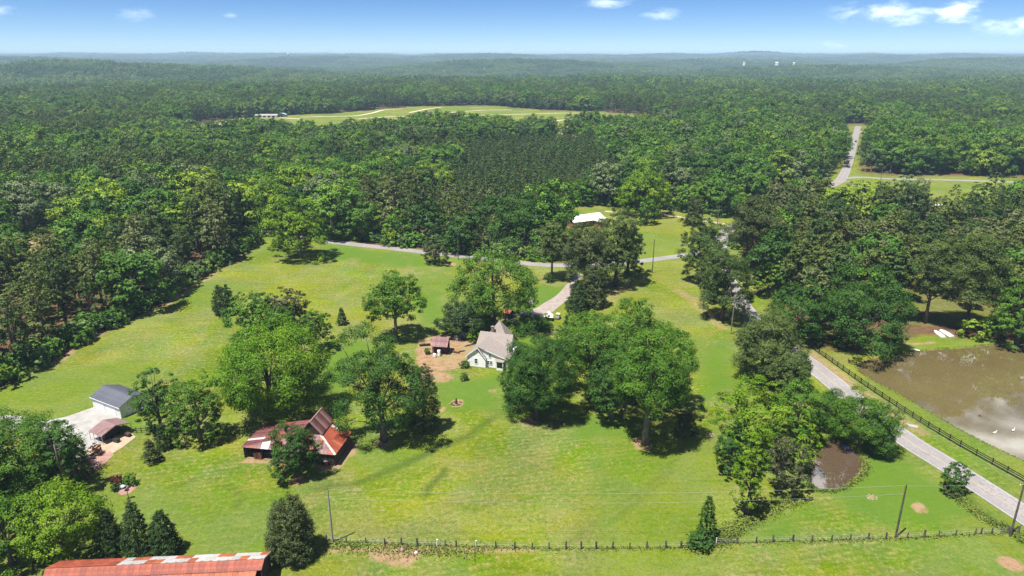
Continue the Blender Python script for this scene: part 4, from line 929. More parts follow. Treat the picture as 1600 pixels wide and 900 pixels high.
for i in range(3):
    p0, p1 = Vector((*bay[i], 0)), Vector((*bay[i + 1], 0)); MB().poly([p0 + Vector((0, 0, .65)), p1 + Vector((0, 0, .65)), p1 + Vector((0, 0, 2.25)), p0 + Vector((0, 0, 2.25))]).build('pane', M['glass'], bw)
for i in range(4): MB().bar((*bay[i], .6), (*bay[i], 2.3), .16).build('mullion', M['trimw'], bw)
window(fh, 2.65, -.66, 1.05, .75, 1.35, (0, -1)); window(fh, 6.0, -.04, .95, .55, 1.0, (0, -1)); window(fh, 6.75, -.04, .95, .55, 1.0, (0, -1)); window(fh, 6.45, -.02, 3.0, .62, .8, (0, -1))
MB().bar((-.30, -e - .64, EZ - .30), (RU, -e - .64, RZ - .06), .05, .18).build('fascia_board', M['trimw'], fh); MB().bar((RU, -e - .64, RZ - .06), (5.6, -e - .64, EZ - .44), .05, .18).build('fascia_board', M['trimw'], fh)
MB().bar((RU + 1.9, -e - .02, RZ - .65), (WID + .3, -e - .02, EZ - .16), .05, .16).build('fascia_board', M['trimw'], fh)
MB().box(.05, WID - .1, -.05, .0, -.3, .12).build('foundation', M['brick'], fh)
# --- old shed on the patio
a = P(675.5, 553.6); sh = empty('garden_shed', (a.x, a.y, 0), D2R(-8), 'small old wooden shed with a dark red tin roof on the patio', 'shed')
for i in range(12): MB().box(.0 + i * .345, .30 + i * .345, 1.05, 1.12, 0, 2.75).build('board', M['darkwood'] if i % 3 else M['redwood'], sh)
for i in range(7): MB().box(4.1, 4.17, 1.08 + i * .42, 1.45 + i * .42, 0, 3.0 + .9 * min(i, 6 - i) / 3).build('board', M['darkwood'], sh); MB().box(-.05, .02, 1.08 + i * .42, 1.45 + i * .42, 0, 3.0 + .9 * min(i, 6 - i) / 3).build('board', M['darkwood'], sh)
for i in range(12): MB().box(.0 + i * .345, .31 + i * .345, 3.95, 4.02, 0, 2.8).build('board', M['darkwood'], sh)
for u in (.1, 1.45, 2.75, 4.05): MB().box(u - .07, u + .07, -.02, .12, 0, 2.45).build('post', M['darkwood'], sh)
panel_roof(sh, [(-.35, -.25, 2.45), (4.45, -.25, 2.45), (4.45, 2.55, 4.35), (-.35, 2.55, 4.35)], .62, M['rustpurple']); panel_roof(sh, [(-.35, 4.3, 2.7), (4.45, 4.3, 2.7), (4.45, 2.56, 4.35), (-.35, 2.56, 4.35)], .62, M['rustpurple'])
# --- barn
a = P(382, 715.6); bn = empty('barn', (a.x, a.y, 0), D2R(-8.6), 'long low barn with rusty red tin roofs and a raised centre bay', 'barn')
BW, BD = 20.0, 8.6; U0, U1, V0 = 11.8, 16.0, 3.0; ZE, ZI = 2.8, 5.1
def rp(i, r, n, nr): return M['rustpurple'] if prng.random() < .78 else (M['rust'] if prng.random() < .75 else M['tinpale'])
def rr_(i, r, n, nr): return M['tinpale'] if (i == n - 2 and r == 1) else (M['rustorange'] if (2 <= i <= n - 3 and r == 0 and prng.random() < .5) else M['rust'])
def fr_(i, r, n, nr): return M['tinpale'] if i in (5, 6) and r == 0 else (M['rust'] if prng.random() < .35 else M['rustpurple'])
panel_roof(bn, [(-.25, BD + .2, ZE - .1), (-.25, -.25, ZE - .1), (U0, V0, ZI), (U0, BD + .2, ZI)], .85, rp, rows=3)
panel_roof(bn, [(-.25, -.25, ZE - .1), (BW + .3, -.25, ZE - .1), (U1, V0, ZI), (U0, V0, ZI)], .85, fr_, rows=2, lift=.05)
panel_roof(bn, [(BW + .3, -.25, ZE - .1), (BW + .3, BD + .2, ZE - .1), (U1, BD + .2, ZI), (U1, V0, ZI)], .85, rr_, rows=2, lift=.04)
MB().bar((U1, V0, ZI + .14), (BW + .3, -.25, ZE + .04), .5, .05).build('hip_flashing', M['tinpale'], bn); MB().bar((U0, V0, ZI + .12), (-.25, -.25, ZE + .02), .25, .05).build('hip_flashing', M['rustpurple'], bn)
RU2, RZ2, EZ2 = 13.9, 8.0, 5.45
panel_roof(bn, [(U1 + .35, V0 - .3, EZ2 - .2), (U1 + .35, BD + .4, EZ2 - .2), (RU2, BD + .4, RZ2), (RU2, V0 - .3, RZ2)], .8, lambda i, r, n, nr: M['rustpurple'] if i % 3 else M['mauve'], rows=1)
panel_roof(bn, [(U0 - .35, BD + .4, EZ2 - .2), (U0 - .35, V0 - .3, EZ2 - .2), (RU2, V0 - .3, RZ2), (RU2, BD + .4, RZ2)], .8, M['rustpurple'], rows=1)
MB().bar((RU2, V0 - .3, RZ2 + .09), (RU2, BD + .4, RZ2 + .09), .3, .05).build('ridge_cap', M['mauve'], bn)
for i in range(11):
    u = U0 + .02 + i * .38; zt = EZ2 + (RZ2 - EZ2) * (1 - abs(u + .18 - RU2) / 2.1) - .1
    for v in (V0, BD): MB().box(u, u + .35, v, v + .06, 4.7, zt).build('gable_board', M['darkwood'], bn)
for v0, v1 in ((V0 + .06, BD),):
    MB().box(U0, U0 + .08, v0, v1, 4.8, EZ2).build('side_boards', M['darkwood'], bn); MB().box(U1 - .08, U1, v0, v1, 4.8, EZ2).build('side_boards', M['darkwood'], bn)
for i in range(28):   # right wall, upright boards with gaps
    v = .05 + i * .305; MB().box(BW - .06, BW, v, v + .27, 0, ZE - prng.uniform(.05, .2)).build('wall_board', M['darkwood'] if prng.random() < .7 else M['redwood'], bn)
for i in range(14):
    u = 15.6 + i * .315; MB().box(u, u + .28, 0, .06, 0 if i > 3 else 1.5, ZE - .12).build('wall_board', M['darkwood'], bn)
for i in range(5): MB().box(2.2 + i * .32, 2.48 + i * .32, -.02, .05, 0, 1.35 + prng.uniform(-.1, .25)).build('wall_board', M['redwood'], bn)
for i in range(36): MB().box(.1 + i * .55, .58 + i * .55, BD - .06, BD, 0, ZE + .1).build('wall_board', M['darkwood'], bn)
for i in range(15): MB().box(0, .06, .05 + i * .57, .55 + i * .57, 0, ZE - .15).build('wall_board', M['darkwood'], bn)
for u in (.1, 3.9, 6.4, 8.9, 11.8, 15.5, 19.85): MB().box(u - .1, u + .1, .02, .22, 0, ZE - .05).build('post', M['darkwood'], bn)
MB().box(.1, 19.9, 2.6, 2.7, 0, 2.9).build('inner_wall', M['darkwood'], bn); MB().box(U0, U1, V0 + .1, BD - .1, 0, 4.7).build('crib', M['darkwood'], bn); MB().box(.1, 19.9, .1, BD - .1, .02, .05).build('floor', M['floor_earth'], bn)
# --- long shed cut off at the bottom edge
a = P(134, 886, 5.0); c2 = P(409.6, 874, 5.0); ang = math.atan2(c2.y - a.y, c2.x - a.x); LS = (c2 - a).length; ext = 6
ls = empty('tin_roofed_shed', (a.x, a.y, 0), ang, 'long shed with a patchy rusty tin roof at the bottom edge', 'shed')
panel_roof(ls, [(-ext, 3.4, 3.55), (LS + .3, 3.4, 3.55), (LS + .3, 0, 5.0), (-ext, 0, 5.0)], 1.3, lambda i, r, n, nr: (M['rust'] if i < 8 else M['tinpale'] if (i * 7 + r) % 5 not in (0, 3) or r == 1 and i % 4 == 1 else M['rustorange']), rows=2)
panel_roof(ls, [(-ext, -1.25, 3.95), (LS + .1, -1.25, 3.95), (LS + .3, 0, 5.0), (-ext, 0, 5.0)], .9, lambda i, r, n, nr: M['rust'])
panel_roof(ls, [(-ext, -6.5, 2.6), (LS - .6, -6.5, 2.6), (LS - .6, -1.2, 3.85), (-ext, -1.2, 3.85)], .9, lambda i, r, n, nr: M['rustorange'])
for i in range(8): MB().box(LS - .1, LS - .02, -1.1 + i * .54, -.62 + i * .54, 0, 3.4 + 1.3 * (1 - abs(i - 2.2) / 6)).build('wall_board', M['darkwood'], ls)
MB().box(-ext, LS - .1, 3.1, 3.18, 0, 3.6).build('back_wall', M['darkwood'], ls); MB().box(-ext, LS - .8, -6.3, -6.2, 0, 2.6).build('front_wall', M['darkwood'], ls)
MB().bar((LS + .3, 3.4, 3.62), (LS + .3, 0, 5.08), .12, .2).build('rake_board', M['stone'], ls); MB().bar((LS + .3, 0, 5.08), (LS + .1, -1.25, 3.98), .12, .2).build('rake_board', M['rust'], ls)
for v in (-1.2, 3.2): MB().box(LS - .02, LS + .14, v - .08, v + .08, 0, 3.6).build('post', M['darkwood'], ls)
# --- garage
a = P(146.3, 636.5); ga = empty('garage', (a.x, a.y, 0), D2R(-28.9), 'white metal garage with a charcoal roof and wide doors', 'garage')
GW, GD, GE, GR = 10.9, 6.9, 2.85, 4.35
MB().prism([(0, v, z) for v, z in ((0, -.2), (GD, -.2), (GD, GE), (GD / 2, GR - .1), (0, GE))], (GW, 0, 0)).build('wall', M['creamwall'], ga)
panel_roof(ga, [(-.25, -.3, GE - .1), (GW + .25, -.3, GE - .1), (GW + .25, GD / 2, GR), (-.25, GD / 2, GR)], .95, M['charcoal'], gap=.0); panel_roof(ga, [(-.25, GD + .3, GE - .1), (GW + .25, GD + .3, GE - .1), (GW + .25, GD / 2 + .002, GR), (-.25, GD / 2 + .002, GR)], .95, M['charcoal'], gap=.0)
MB().bar((-.25, GD / 2, GR + .09), (GW + .25, GD / 2, GR + .09), .35, .04).build('ridge_cap', M['charcoal'], ga)
for u in (1.2, 5.6):
    dr = MB().box(u, u + 3.4, -.05, -.004, 0, 2.25).build('garage_door', M['white'], ga)
    for k in range(1, 4): MB().box(u, u + 3.4, -.062, -.052, k * .56 - .015, k * .56 + .015).build('door_groove', M['steel'], dr)
d_ = MB().box(GW + .004, GW + .05, 1.6, 2.55, 0, 2.05).build('door', M['white'], ga); MB().box(GW + .052, GW + .06, 1.95, 2.2, 1.35, 1.65).build('pane', M['glass'], d_); MB().box(GW + .052, GW + .1, 2.4, 2.46, 1.0, 1.1).build('handle', M['darkmetal'], d_)
window(ga, GW, 4.4, 1.15, .8, .85, (1, 0)); 
for k in range(11): MB().box(.5 + k * 1.0, .53 + k * 1.0, -.02, -.002, 2.3, GE - .1).build('wall_rib', M['creamwall'], ga)
MB().bar((GW + .05, -.05, 0), (GW + .05, -.05, GE), .12).build('corner_trim', M['white'], ga)
MB().box(-.3, GW + .3, -.38, -.30, GE - .2, GE - .06).build('gutter', M['white'], ga)
# air conditioner and bench at the gable end
q = ga.matrix_basis @ Vector((GW + .8, 5.0, 0)); ac_ = empty('outdoor_cooling_unit', (q.x, q.y, 0), D2R(-28.9), 'white outdoor cooling unit at the garage gable end', 'cooling unit'); MB().box(-.4, .4, -.4, .4, .08, .85).build('case', M['white'], ac_); MB().lathe([(.3, 0), (.3, .03), (.05, .05)], 14, (0, 0, .85)).build('fan_grille', M['darkmetal'], ac_)
# --- carport
cp = empty('carport', (a.x, a.y, 0), D2R(-28.9), 'open carport with a faded maroon tin roof beside the garage drive', 'carport')
prof = [(-9.25, 2.05), (-9.0, 2.3), (-5.8, 3.25), (-2.7, 2.3), (-2.45, 2.05)]; cu0, cu1 = 14.0, 18.7
for i in range(6):
    ua, ub = cu0 + i * (cu1 - cu0) / 6, cu0 + (i + 1) * (cu1 - cu0) / 6 - .015; s_ = MB()
    for (v0, z0), (v1, z1) in zip(prof[:-1], prof[1:]): s_.prism([(ua, v0, z0), (ub, v0, z0), (ub, v1, z1), (ua, v1, z1)], (0, 0, .04))
    s_.build('roof_panel', M['mauve'], cp)
for u in (cu0 + .1, cu0 + 1.6, cu0 + 3.1, cu1 - .1):
    for v in (-9.15, -2.55): MB().box(u - .04, u + .04, v - .04, v + .04, 0, 2.1).build('post', M['steel'], cp)
for u in (cu0 + .1, cu1 - .1): MB().bar((u, -9.1, 2.15), (u, -5.8, 3.1), .07).bar((u, -5.8, 3.1), (u, -2.5, 2.15), .07).build('truss', M['steel'], cp)
for k in range(9): MB().box(cu0 + .2, cu1 - .2, -2.62, -2.56, .2 + k * .12, .28 + k * .12).build('rail', M['darkwood'], cp) if k % 3 == 0 else None
# things stored under and beside the carport
def local(u, v): q = ga.matrix_basis @ Vector((u, v, 0)); return q
q = local(16.3, -5.6); tr = empty('covered_trailer', (q.x, q.y, 0), D2R(62), 'dark covered trailer parked under the carport', 'trailer')
MB().prism([(-2.0, -.85, .45), (2.0, -.85, .45), (1.9, -.75, 1.35), (1.2, -.7, 1.6), (-1.7, -.7, 1.55), (-2.0, -.8, 1.2)], (0, 1.6, 0)).build('cover', M['darkmetal'], tr)
for s_ in (-1, 1):
    for xx in (-.9, .9): MB().tube([(xx, s_ * .82 - .1, .35), (xx, s_ * .82 + .1, .35)], .35, 14).build('wheel', M['tyre'], tr)
for (u, v, nm, lb, mt) in ((19.9, -6.9, 'feed_bin', 'dark bin standing right of the carport', 'darkmetal'), (19.8, -4.2, 'planter_box', 'wooden planter box right of the carport', 'darkwood')):
    q = local(u, v); bx_ = empty(nm, (q.x, q.y, 0), D2R(-20), lb, nm.split('_')[1]); MB().prism([(-.55, -.4, 0), (.55, -.4, 0), (.65, -.5, .75), (-.65, -.5, .75)], (0, .85, 0)).build('body', M[mt], bx_); MB().box(-.6, .6, -.45, .42, .76, .82).build('lid', M[mt], bx_)
fn = empty('wooden_rail_fence', (a.x, a.y, 0), D2R(-28.9), 'short dark wooden rail fence behind the carport', 'fence')
for i in range(4): MB().box(19.1 + i * .9, 19.22 + i * .9, -3.1 + i * .6, -2.98 + i * .6, 0, 1.35).build('post', M['darkwood'], fn)
for z in (.5, 1.05): MB().bar((19.15, -3.05, z), (21.9, -1.2, z), .05, .12).build('rail', M['darkwood'], fn)
# --- white-roofed ranch house beyond the lane
a = P(897, 357); rh = empty('ranch_house', (a.x, a.y, 0), D2R(30), 'low house with a bright white roof beyond the lane', 'house')
MB().box(0, 18, 0, 9, -.2, 3.0).build('wall', M['brick'], rh); MB().box(12, 18, -5, 0, -.2, 3.0).build('wall', M['brick'], rh)
for pts_ in ([(-.7, -.7, 2.9), (18.6, -.7, 2.9), (18.6, 4.5, 5.1), (-.7, 4.5, 5.1)], [(-.7, 9.7, 2.9), (18.6, 9.7, 2.9), (18.6, 4.503, 5.1), (-.7, 4.503, 5.1)]): panel_roof(rh, pts_, 1.2, M['whiteroof'], gap=0)
for pts_ in ([(11.4, 2, 2.95), (11.4, -5.7, 2.95), (15, -5.7, 4.8), (15, 3.6, 4.8)], [(18.7, -5.7, 2.95), (18.7, 2, 2.95), (15.003, 3.6, 4.8), (15.003, -5.7, 4.8)]): slab(pts_, .12).build('wing_roof', M['whiteroof'], rh)
MB().prism([(0, 0, 3), (0, 9, 3), (0, 4.5, 4.95)], (.2, 0, 0)).build('gable_wall', M['brick'], rh); MB().prism([(12, -5, 3), (18, -5, 3), (15, -5, 4.65)], (0, .2, 0)).build('gable_wall', M['white'], rh)
c_ = MB().box(.4, 1.5, 4.0, 5.0, 2.9, 6.2).build('chimney', M['brick'], rh); MB().box(.3, 1.6, 3.9, 5.1, 6.2, 6.35).build('cap', M['stone'], c_)
for u in (3, 6.5, 10): window(rh, u, 0, .9, 1.3, 1.2, (0, -1))
# --- houses half hidden in the pine grove
for (px, py, rz, w, d, rm, wm, lb) in ((1358, 376, 20, 13, 8, 'shinglegrey', 'siding', 'grey roofed house half hidden in the pine grove'), (1462, 335, -8, 12, 7, 'whiteroof', 'creamwall', 'white roofed building behind the pine grove')):
    a = P(px, py); hh = empty('grove_house', (a.x, a.y, 0), D2R(rz), lb, 'house'); MB().prism([(0, v, z) for v, z in ((0, -.2), (d, -.2), (d, 2.9), (d / 2, 4.7), (0, 2.9))], (w, 0, 0)).build('wall', M[wm], hh)
    slab([(-.5, -.5, 2.75), (w + .5, -.5, 2.75), (w + .5, d / 2, 4.9), (-.5, d / 2, 4.9)]).build('roof', M[rm], hh); slab([(-.5, d + .5, 2.75), (w + .5, d + .5, 2.75), (w + .5, d / 2 + .003, 4.9), (-.5, d / 2 + .003, 4.9)]).build('roof', M[rm], hh)
    for u in (2.5, 6, 9.5): window(hh, u, 0, .9, 1.1, 1.2, (0, -1))
    MB().box(7.3, 8.2, -.05, -.004, 0, 2.05).build('door', M['redwood'], hh)
# --- small structures by the driveway
a = P(786, 497); wl = empty('well_house', (a.x, a.y, 0), D2R(-35), 'little shed with a bright red roof under the farmhouse tree', 'shed')
MB().box(0, 2.6, 0, 2.2, 0, 2.1).build('wall', M['darkwood'], wl); slab([(-.2, -.25, 2.0), (2.8, -.25, 2.0), (2.8, 1.1, 3.0), (-.2, 1.1, 3.0)], .08).build('roof', M['rustorange'], wl); slab([(-.2, 2.45, 2.0), (2.8, 2.45, 2.0), (2.8, 1.103, 3.0), (-.2, 1.103, 3.0)], .08).build('roof', M['rust'], wl)
a = P(829, 479.5); kz = empty('grey_gazebo', (a.x, a.y, 0), D2R(15), 'small grey hip roofed playhouse beside the gravel driveway', 'playhouse')
MB().box(-.5, .5, -.5, .5, 0, 1.6).build('wall', M['white'], kz); bq = [(-1.15, -1.0, 1.55), (1.15, -1.0, 1.55), (1.15, 1.0, 1.55), (-1.15, 1.0, 1.55)]; tq = [(-.45, 0, 2.5), (.45, 0, 2.5)]
MB().poly([bq[0], bq[1], tq[1], tq[0]]).poly([bq[2], bq[3], tq[0], tq[1]]).poly([bq[1], bq[2], tq[1]]).poly([bq[3], bq[0], tq[0]]).build('roof', M['shinglegrey'], kz)
a = P(857, 500); wt = empty('white_pavilion', (a.x, a.y, 0), D2R(-10), 'small white pyramid roofed pump house at the gravel driveway', 'pump house')
MB().box(-1.1, 1.1, -1.0, 1.0, 0, 1.5).build('wall', M['shinglegrey'], wt); bq = [(-1.5, -1.4, 1.4), (1.5, -1.4, 1.4), (1.5, 1.4, 1.4), (-1.5, 1.4, 1.4)]
for i in range(4): MB().poly([bq[i], bq[(i + 1) % 4], (0, 0, 3.1)]).build('roof_slope', M['white'], wt)
a = P(872, 498); vh = empty('parked_cart', (a.x, a.y, 0), D2R(70), 'grey utility cart parked at the lower end of the driveway', 'cart')
MB().prism([(-1.1, -.55, .4), (1.1, -.55, .4), (1.1, -.55, .8), (.4, -.55, .95), (-1.1, -.55, .95)], (0, 1.1, 0)).build('body', M['steel'], vh); MB().box(-.6, .5, -.6, .6, 1.75, 1.82).build('canopy', M['white'], vh)
for sx in (-.5, .45):
    for sy in (-.55, .55): MB().bar((sx, sy, .9), (sx, sy, 1.76), .05).build('post', M['darkmetal'], vh)
for sx in (-.7, .7):
    for sy in (-.6, .6): MB().tube([(sx, sy - .09, .28), (sx, sy + .09, .28)], .28, 12).build('wheel', M['tyre'], vh)
a = P(894, 479); sg = empty('yard_cross', (a.x, a.y, 0), 0, 'thin white post with a crosspiece by the dark cedar', 'post'); MB().box(-.09, .09, -.09, .09, 0, 3.0).build('upright', M['white'], sg); MB().box(-.5, .5, -.08, .08, 2.3, 2.5).build('crosspiece', M['white'], sg)
# --- patio clutter round the old shed
def pile(name, px, py, rz, label, cat, n, L, w, mat, jit=.25):
    a = P(px, py); e_ = empty(name, (a.x, a.y, 0), D2R(rz), label, cat)
    for i in range(n): k, lv = i % 4, i // 4; x = prng.uniform(-jit, jit); MB().bar((x - L / 2, (k - 1.5) * w * 1.15, w / 2 + lv * w), (x + L / 2, (k - 1.5) * w * 1.15 + prng.uniform(-.1, .1), w / 2 + lv * w + prng.uniform(0, .05)), w, w * .8).build('plank', mat, e_)
pile('lumber_pile', 664, 540, 12, 'dark pile of old boards left of the shed', 'lumber', 10, 2.9, .22, M['darkwood']); pile('lumber_pile', 713, 551, -25, 'small heap of planks right of the shed', 'lumber', 7, 2.0, .2, M['redwood']); pile('lumber_pile', 722, 549, 10, 'scattered short planks near the farmhouse wall', 'lumber', 5, 1.4, .18, M['darkwood'])
pile('brush_heap', 733, 540, 30, 'twiggy heap of cut branches behind the farmhouse corner', 'brush', 12, 2.2, .12, M['bark'], .6)
for (px, py, s_, lb, mt) in ((714, 529, 1.3, 'grey tarpaulin heap at the back of the patio', 'steel'), (724, 525, 1.1, 'white covered grill at the back of the patio', 'white')):
    a = P(px, py); t_ = empty('covered_heap', (a.x, a.y, 0), .4, lb, 'covered heap'); MB().lathe([(s_, 0), (s_ * .95, .3), (s_ * .7, .75), (s_ * .3, 1.05), (.02, 1.1)], 11).build('cover', M[mt], t_)
for (px, py, lb) in ((679, 558, 'white appliance standing in front of the shed'), (686, 556, 'tall white narrow cabinet by the shed post')):
    a = P(px, py); f_ = empty('old_appliance', (a.x, a.y, 0), -.2, lb, 'appliance'); tall_ = 1.0 if 'standing' in lb else 1.7
    MB().box(-.38, .38, -.35, .35, .06, tall_).build('case', M['white'], f_); MB().box(-.34, .34, -.38, -.352, .15, tall_ - .2).build('door', M['trimw'], f_); MB().box(-.3, -.26, -.42, -.385, tall_ * .5, tall_ * .75).build('handle', M['darkmetal'], f_)
T('shrub', 'bush', 'deep', 668, 553, 545, 10, 'small bush beside the boards on the patio', 'shrub'); T('shrub', 'bush', 'deep', 727, 574, 565, 15, 'dark round bush at the left corner of the farmhouse', 'shrub'); T('shrub', 'bush', 'deep', 726, 594, 583, 12, 'dark round bush in the bare bed below the farmhouse', 'shrub')
T('flowering_shrub', 'bush', 'bright', 797, 582, 574, 9, 'small yellowish bush at the right corner of the farmhouse', 'shrub')
# stump and logs in the lawn
a = P(713, 631); lg = empty('log_ring', (a.x, a.y, 0), .3, 'ring of logs round a dark stump on the lawn', 'logs')
for i in range(5): t_ = i * 1.15; MB().bar((1.3 * math.cos(t_), 1.0 * math.sin(t_), .16), (1.3 * math.cos(t_ + .8), 1.0 * math.sin(t_ + .8), .16), .26).build('log', M['bark'], lg)
MB().lathe([(.32, 0), (.26, .3), (.2, 1.2), (.05, 1.6)], 9).build('stump', M['darkwood'], lg)
# old equipment at the barn front
a = P(510, 727); br = empty('rain_barrel', (a.x, a.y, 0), 0, 'rusty barrel with a pale lid at the barn front corner', 'barrel'); MB().lathe([(.4, 0), (.46, .3), (.46, .7), (.4, 1.0)], 14).build('barrel', M['rust'], br); MB().lathe([(.5, 1.0), (.5, 1.06), (.1, 1.1)], 14).build('lid', M['tinpale'], br)
# flower bed by the left trees
T('barberry_bush', 'bush', 'red', 183, 757, 744, 18, 'dark red rounded bush in the little bed on the lawn', 'shrub'); T('boxwood_bush', 'bush', 'mid', 204, 757, 742, 19, 'round yellow green bush right of the dark red bush', 'shrub'); T('boxwood_bush', 'bush', 'deep', 180, 767, 756, 12, 'small dark green bush below the dark red bush', 'shrub'); T('barberry_bush', 'bush', 'red', 152, 710, 696, 17, 'dark red bush on the sandy yard', 'shrub')
a = P(191, 763); bt = empty('garden_tub', (a.x, a.y, 0), .3, 'pale blue tub between the bushes of the little bed', 'tub'); MB().lathe([(.35, 0), (.5, .45), (.55, .5), (.48, .5), (.35, .3)], 14).build('tub', M['blue'], bt)
sheet('mulch_bed', [(186, 764), (195, 759), (210, 757), (214, 761), (203, 771), (190, 774), (184, 770)], .03, M['redsoil'])
a = P(201, 779); bf = empty('bird_feeder', (a.x, a.y, 0), .2, 'dark bird feeder on a thin pole below the little bed', 'bird feeder'); MB().tube([(0, 0, 0), (0, 0, 1.8)], .06, 8).build('pole', M['darkmetal'], bf); MB().prism([(-.35, -.25, 1.8), (.35, -.25, 1.8), (.35, -.25, 2.0), (0, -.25, 2.3), (-.35, -.25, 2.0)], (0, .5, 0)).build('box', M['darkwood'], bf); MB().box(-.3, .3, -.3, .3, 0, .05).build('base', M['darkmetal'], bf)
# ------------------------------------------------------------------ fences, poles, wires
xs_ = [510, 541, 572, 601, 627, 652, 683, 696, 713, 744, 775, 804, 832, 858, 884, 908, 931, 957, 984, 1010, 1040, 1064, 1090, 1119, 1151, 1181, 1207, 1238, 1268, 1299, 1328, 1356, 1384, 1417, 1444, 1467, 1493, 1523, 1532, 1549, 1575, 1590, 1612]
fy = np.interp(xs_, [500, 650, 850, 1060, 1120, 1300, 1420, 1530, 1600], [846, 853, 858, 857, 850, 845, 841, 835, 833])
a = P(510, 846); wf = empty('wire_fence', (0, 0, 0), 0, 'wire fence on weathered wooden posts along the bottom of the meadow', 'fence'); wf.location = (a.x, a.y, 0)
tops = []
pm = {}
for v in range(4):
    lx, ly = prng.uniform(-.08, .08), prng.uniform(-.08, .08); w = .11 + .02 * v; hh_ = 1.3 + .08 * v
    for nm in ('post', 'postw'): pm[(nm, v)] = MB().tube([(0, 0, -.2), (lx * .5, ly * .5, hh_ * .5), (lx, ly, hh_)], [w * 1.1, w, w * .9], 8).mesh('post', M[nm])
for x_, y_ in zip(xs_, fy):
    q = P(x_, y_); o_ = link('post', pm[('postw' if x_ in (683, 744, 1119) else 'post', prng.randrange(4))], wf, (q.x - a.x, q.y - a.y, 0)); o_.rotation_euler = (0, 0, prng.uniform(0, 6)); tops.append(q)
for z in (.35, .75, 1.15): MB().tube([(q.x - a.x, q.y - a.y, z + prng.uniform(-.04, .02)) for q in tops], .018, 4).build('wire', M['wire'], wf)
# black board fence between the road and the pond
bl = smooth_line([P(x, y) for x, y in [(1238, 524), (1262, 540), (1300, 567), (1345, 599), (1400, 636), (1450, 668), (1500, 698), (1550, 726), (1600, 754), (1680, 800)]], 2.45)
bf_ = empty('board_fence', bl[0][:3], 0, 'black three rail board fence between the road and the pond', 'fence'); o0 = bl[0]
pst = MB().box(-.08, .08, -.08, .08, -.2, 1.5).mesh('post', M['blackfence']); pcap = MB().box(-.1, .1, -.1, .1, 1.5, 1.55).mesh('post_cap', M['blackfence']); rl = MB().box(0, 1, -.025, .025, -.09, .09).mesh('rail', M['blackfence'])
for i, q in enumerate(bl):
    po = link('post', pst, bf_, (q.x - o0.x, q.y - o0.y, 0)); link('post_cap', pcap, po)
    if i + 1 < len(bl):
        n_ = bl[i + 1]; dv = n_ - q; an = math.atan2(dv.y, dv.x)
        po.rotation_euler = (0, 0, an)
        for z in (.42, .86, 1.3):
            r_ = link('rail', rl, bf_, (q.x - o0.x + .1 * math.sin(an), q.y - o0.y - .1 * math.cos(an), z)); r_.rotation_euler = (0, 0, an); r_.scale = (dv.length, 1, 1)
# utility poles: base and top as seen
POLES = {}
def upole(key, bx, by, topy, label, arm=None, lamp=False, tilt=0.0, mat='pole', rad=.17):
    b = P(bx, by); h = height_from(bx, by, topy); e_ = empty('utility_pole', (b.x, b.y, 0), 0, label, 'utility pole')
    MB().tube([(0, 0, -.3), (0, 0, h * .5), (0, 0, h)], [rad * 1.1, rad, rad * .75], 9).build('shaft', M[mat], e_)
    if arm is not None:
        c, s = math.cos(arm), math.sin(arm); L = 1.2
        ar = MB().bar((-L * c, -L * s, h - .5), (L * c, L * s, h - .5), .1, .12).build('crossarm', M['pole'], e_)
        for k in (-1, 0, 1): MB().lathe([(.05, 0), (.08, .08), (.06, .16), (.03, .24)], 8, (k * L * .9 * c, k * L * .9 * s, h - .44 + (.46 if k == 0 else 0))).build('insulator', M['white'], ar)
    else: MB().lathe([(.06, 0), (.09, .1), (.05, .25)], 8, (0, 0, h)).build('insulator', M['darkmetal'], e_)
    if lamp: MB().bar((0, 0, h - .4), (1.2, -.3, h - .2), .06).build('lamp_arm', M['steel'], e_); MB().lathe([(.28, 0), (.22, .1), (.08, .25)], 10, (1.3, -.33, h - .38)).build('lamp_head', M['white'], e_)
    POLES[key] = (b.x, b.y, h); return e_
upole('a', 520, 847, 766, 'pale wooden utility pole at the wire fence beside the olive cedar', mat='stone')
upole('b', 1399, 840, 759, 'leaning dark utility pole at the wire fence below the small pond', mat='post')
upole('c', 1578, 838, 753, 'utility pole with a crossarm at the fence corner by the road', .4, mat='post')
upole('d', 1142, 522, 463, 'pale utility pole with a crossarm beside the road in front of the roadside pines', .3)
upole('e', 1019, 427, 374, 'dark utility pole alone on the lawn beside the lane', mat='post')
upole('f', 1404, 523, 479, 'pale lamp pole at the top of the pond', lamp=True)
upole('g', 716, 406, 366, 'thin utility pole beside the round bush on the lane', mat='post')
upole('h', 1121, 352, 322, 'utility pole at the road bend beyond the roadside pines', .2, mat='post')
upole('i', 1373, 300, 262, 'utility pole beside the far junction', mat='post')
def wire(name, k0, k1, label, sag=.9, dz=0.0, off=0.0, ext=None):
    p0 = Vector(POLES[k0]); p1 = Vector(POLES[k1]) if ext is None else Vector(ext); p0.z += dz; p1.z += dz; d = (p1 - p0); s = Vector((-d.y, d.x, 0)).normalized() * off
    pts_ = [p0.lerp(p1, i / 16) + s + Vector((0, 0, -sag * 4 * (i / 16) * (1 - i / 16))) for i in range(17)]; c0 = pts_[0].copy()
    o = MB().tube([q - c0 for q in pts_], .016, 5).build(name, M['wire'], None, c0); tag(o, label, 'wire')
wire('power_line', 'a', 'b', 'upper power line across the bottom of the meadow', 1.2, .1); wire('power_line', 'a', 'b', 'lower power line across the bottom of the meadow', 1.4, -1.6)
wire('power_line', 'b', 'c', 'power line from the leaning pole to the fence corner pole', .3, 0)
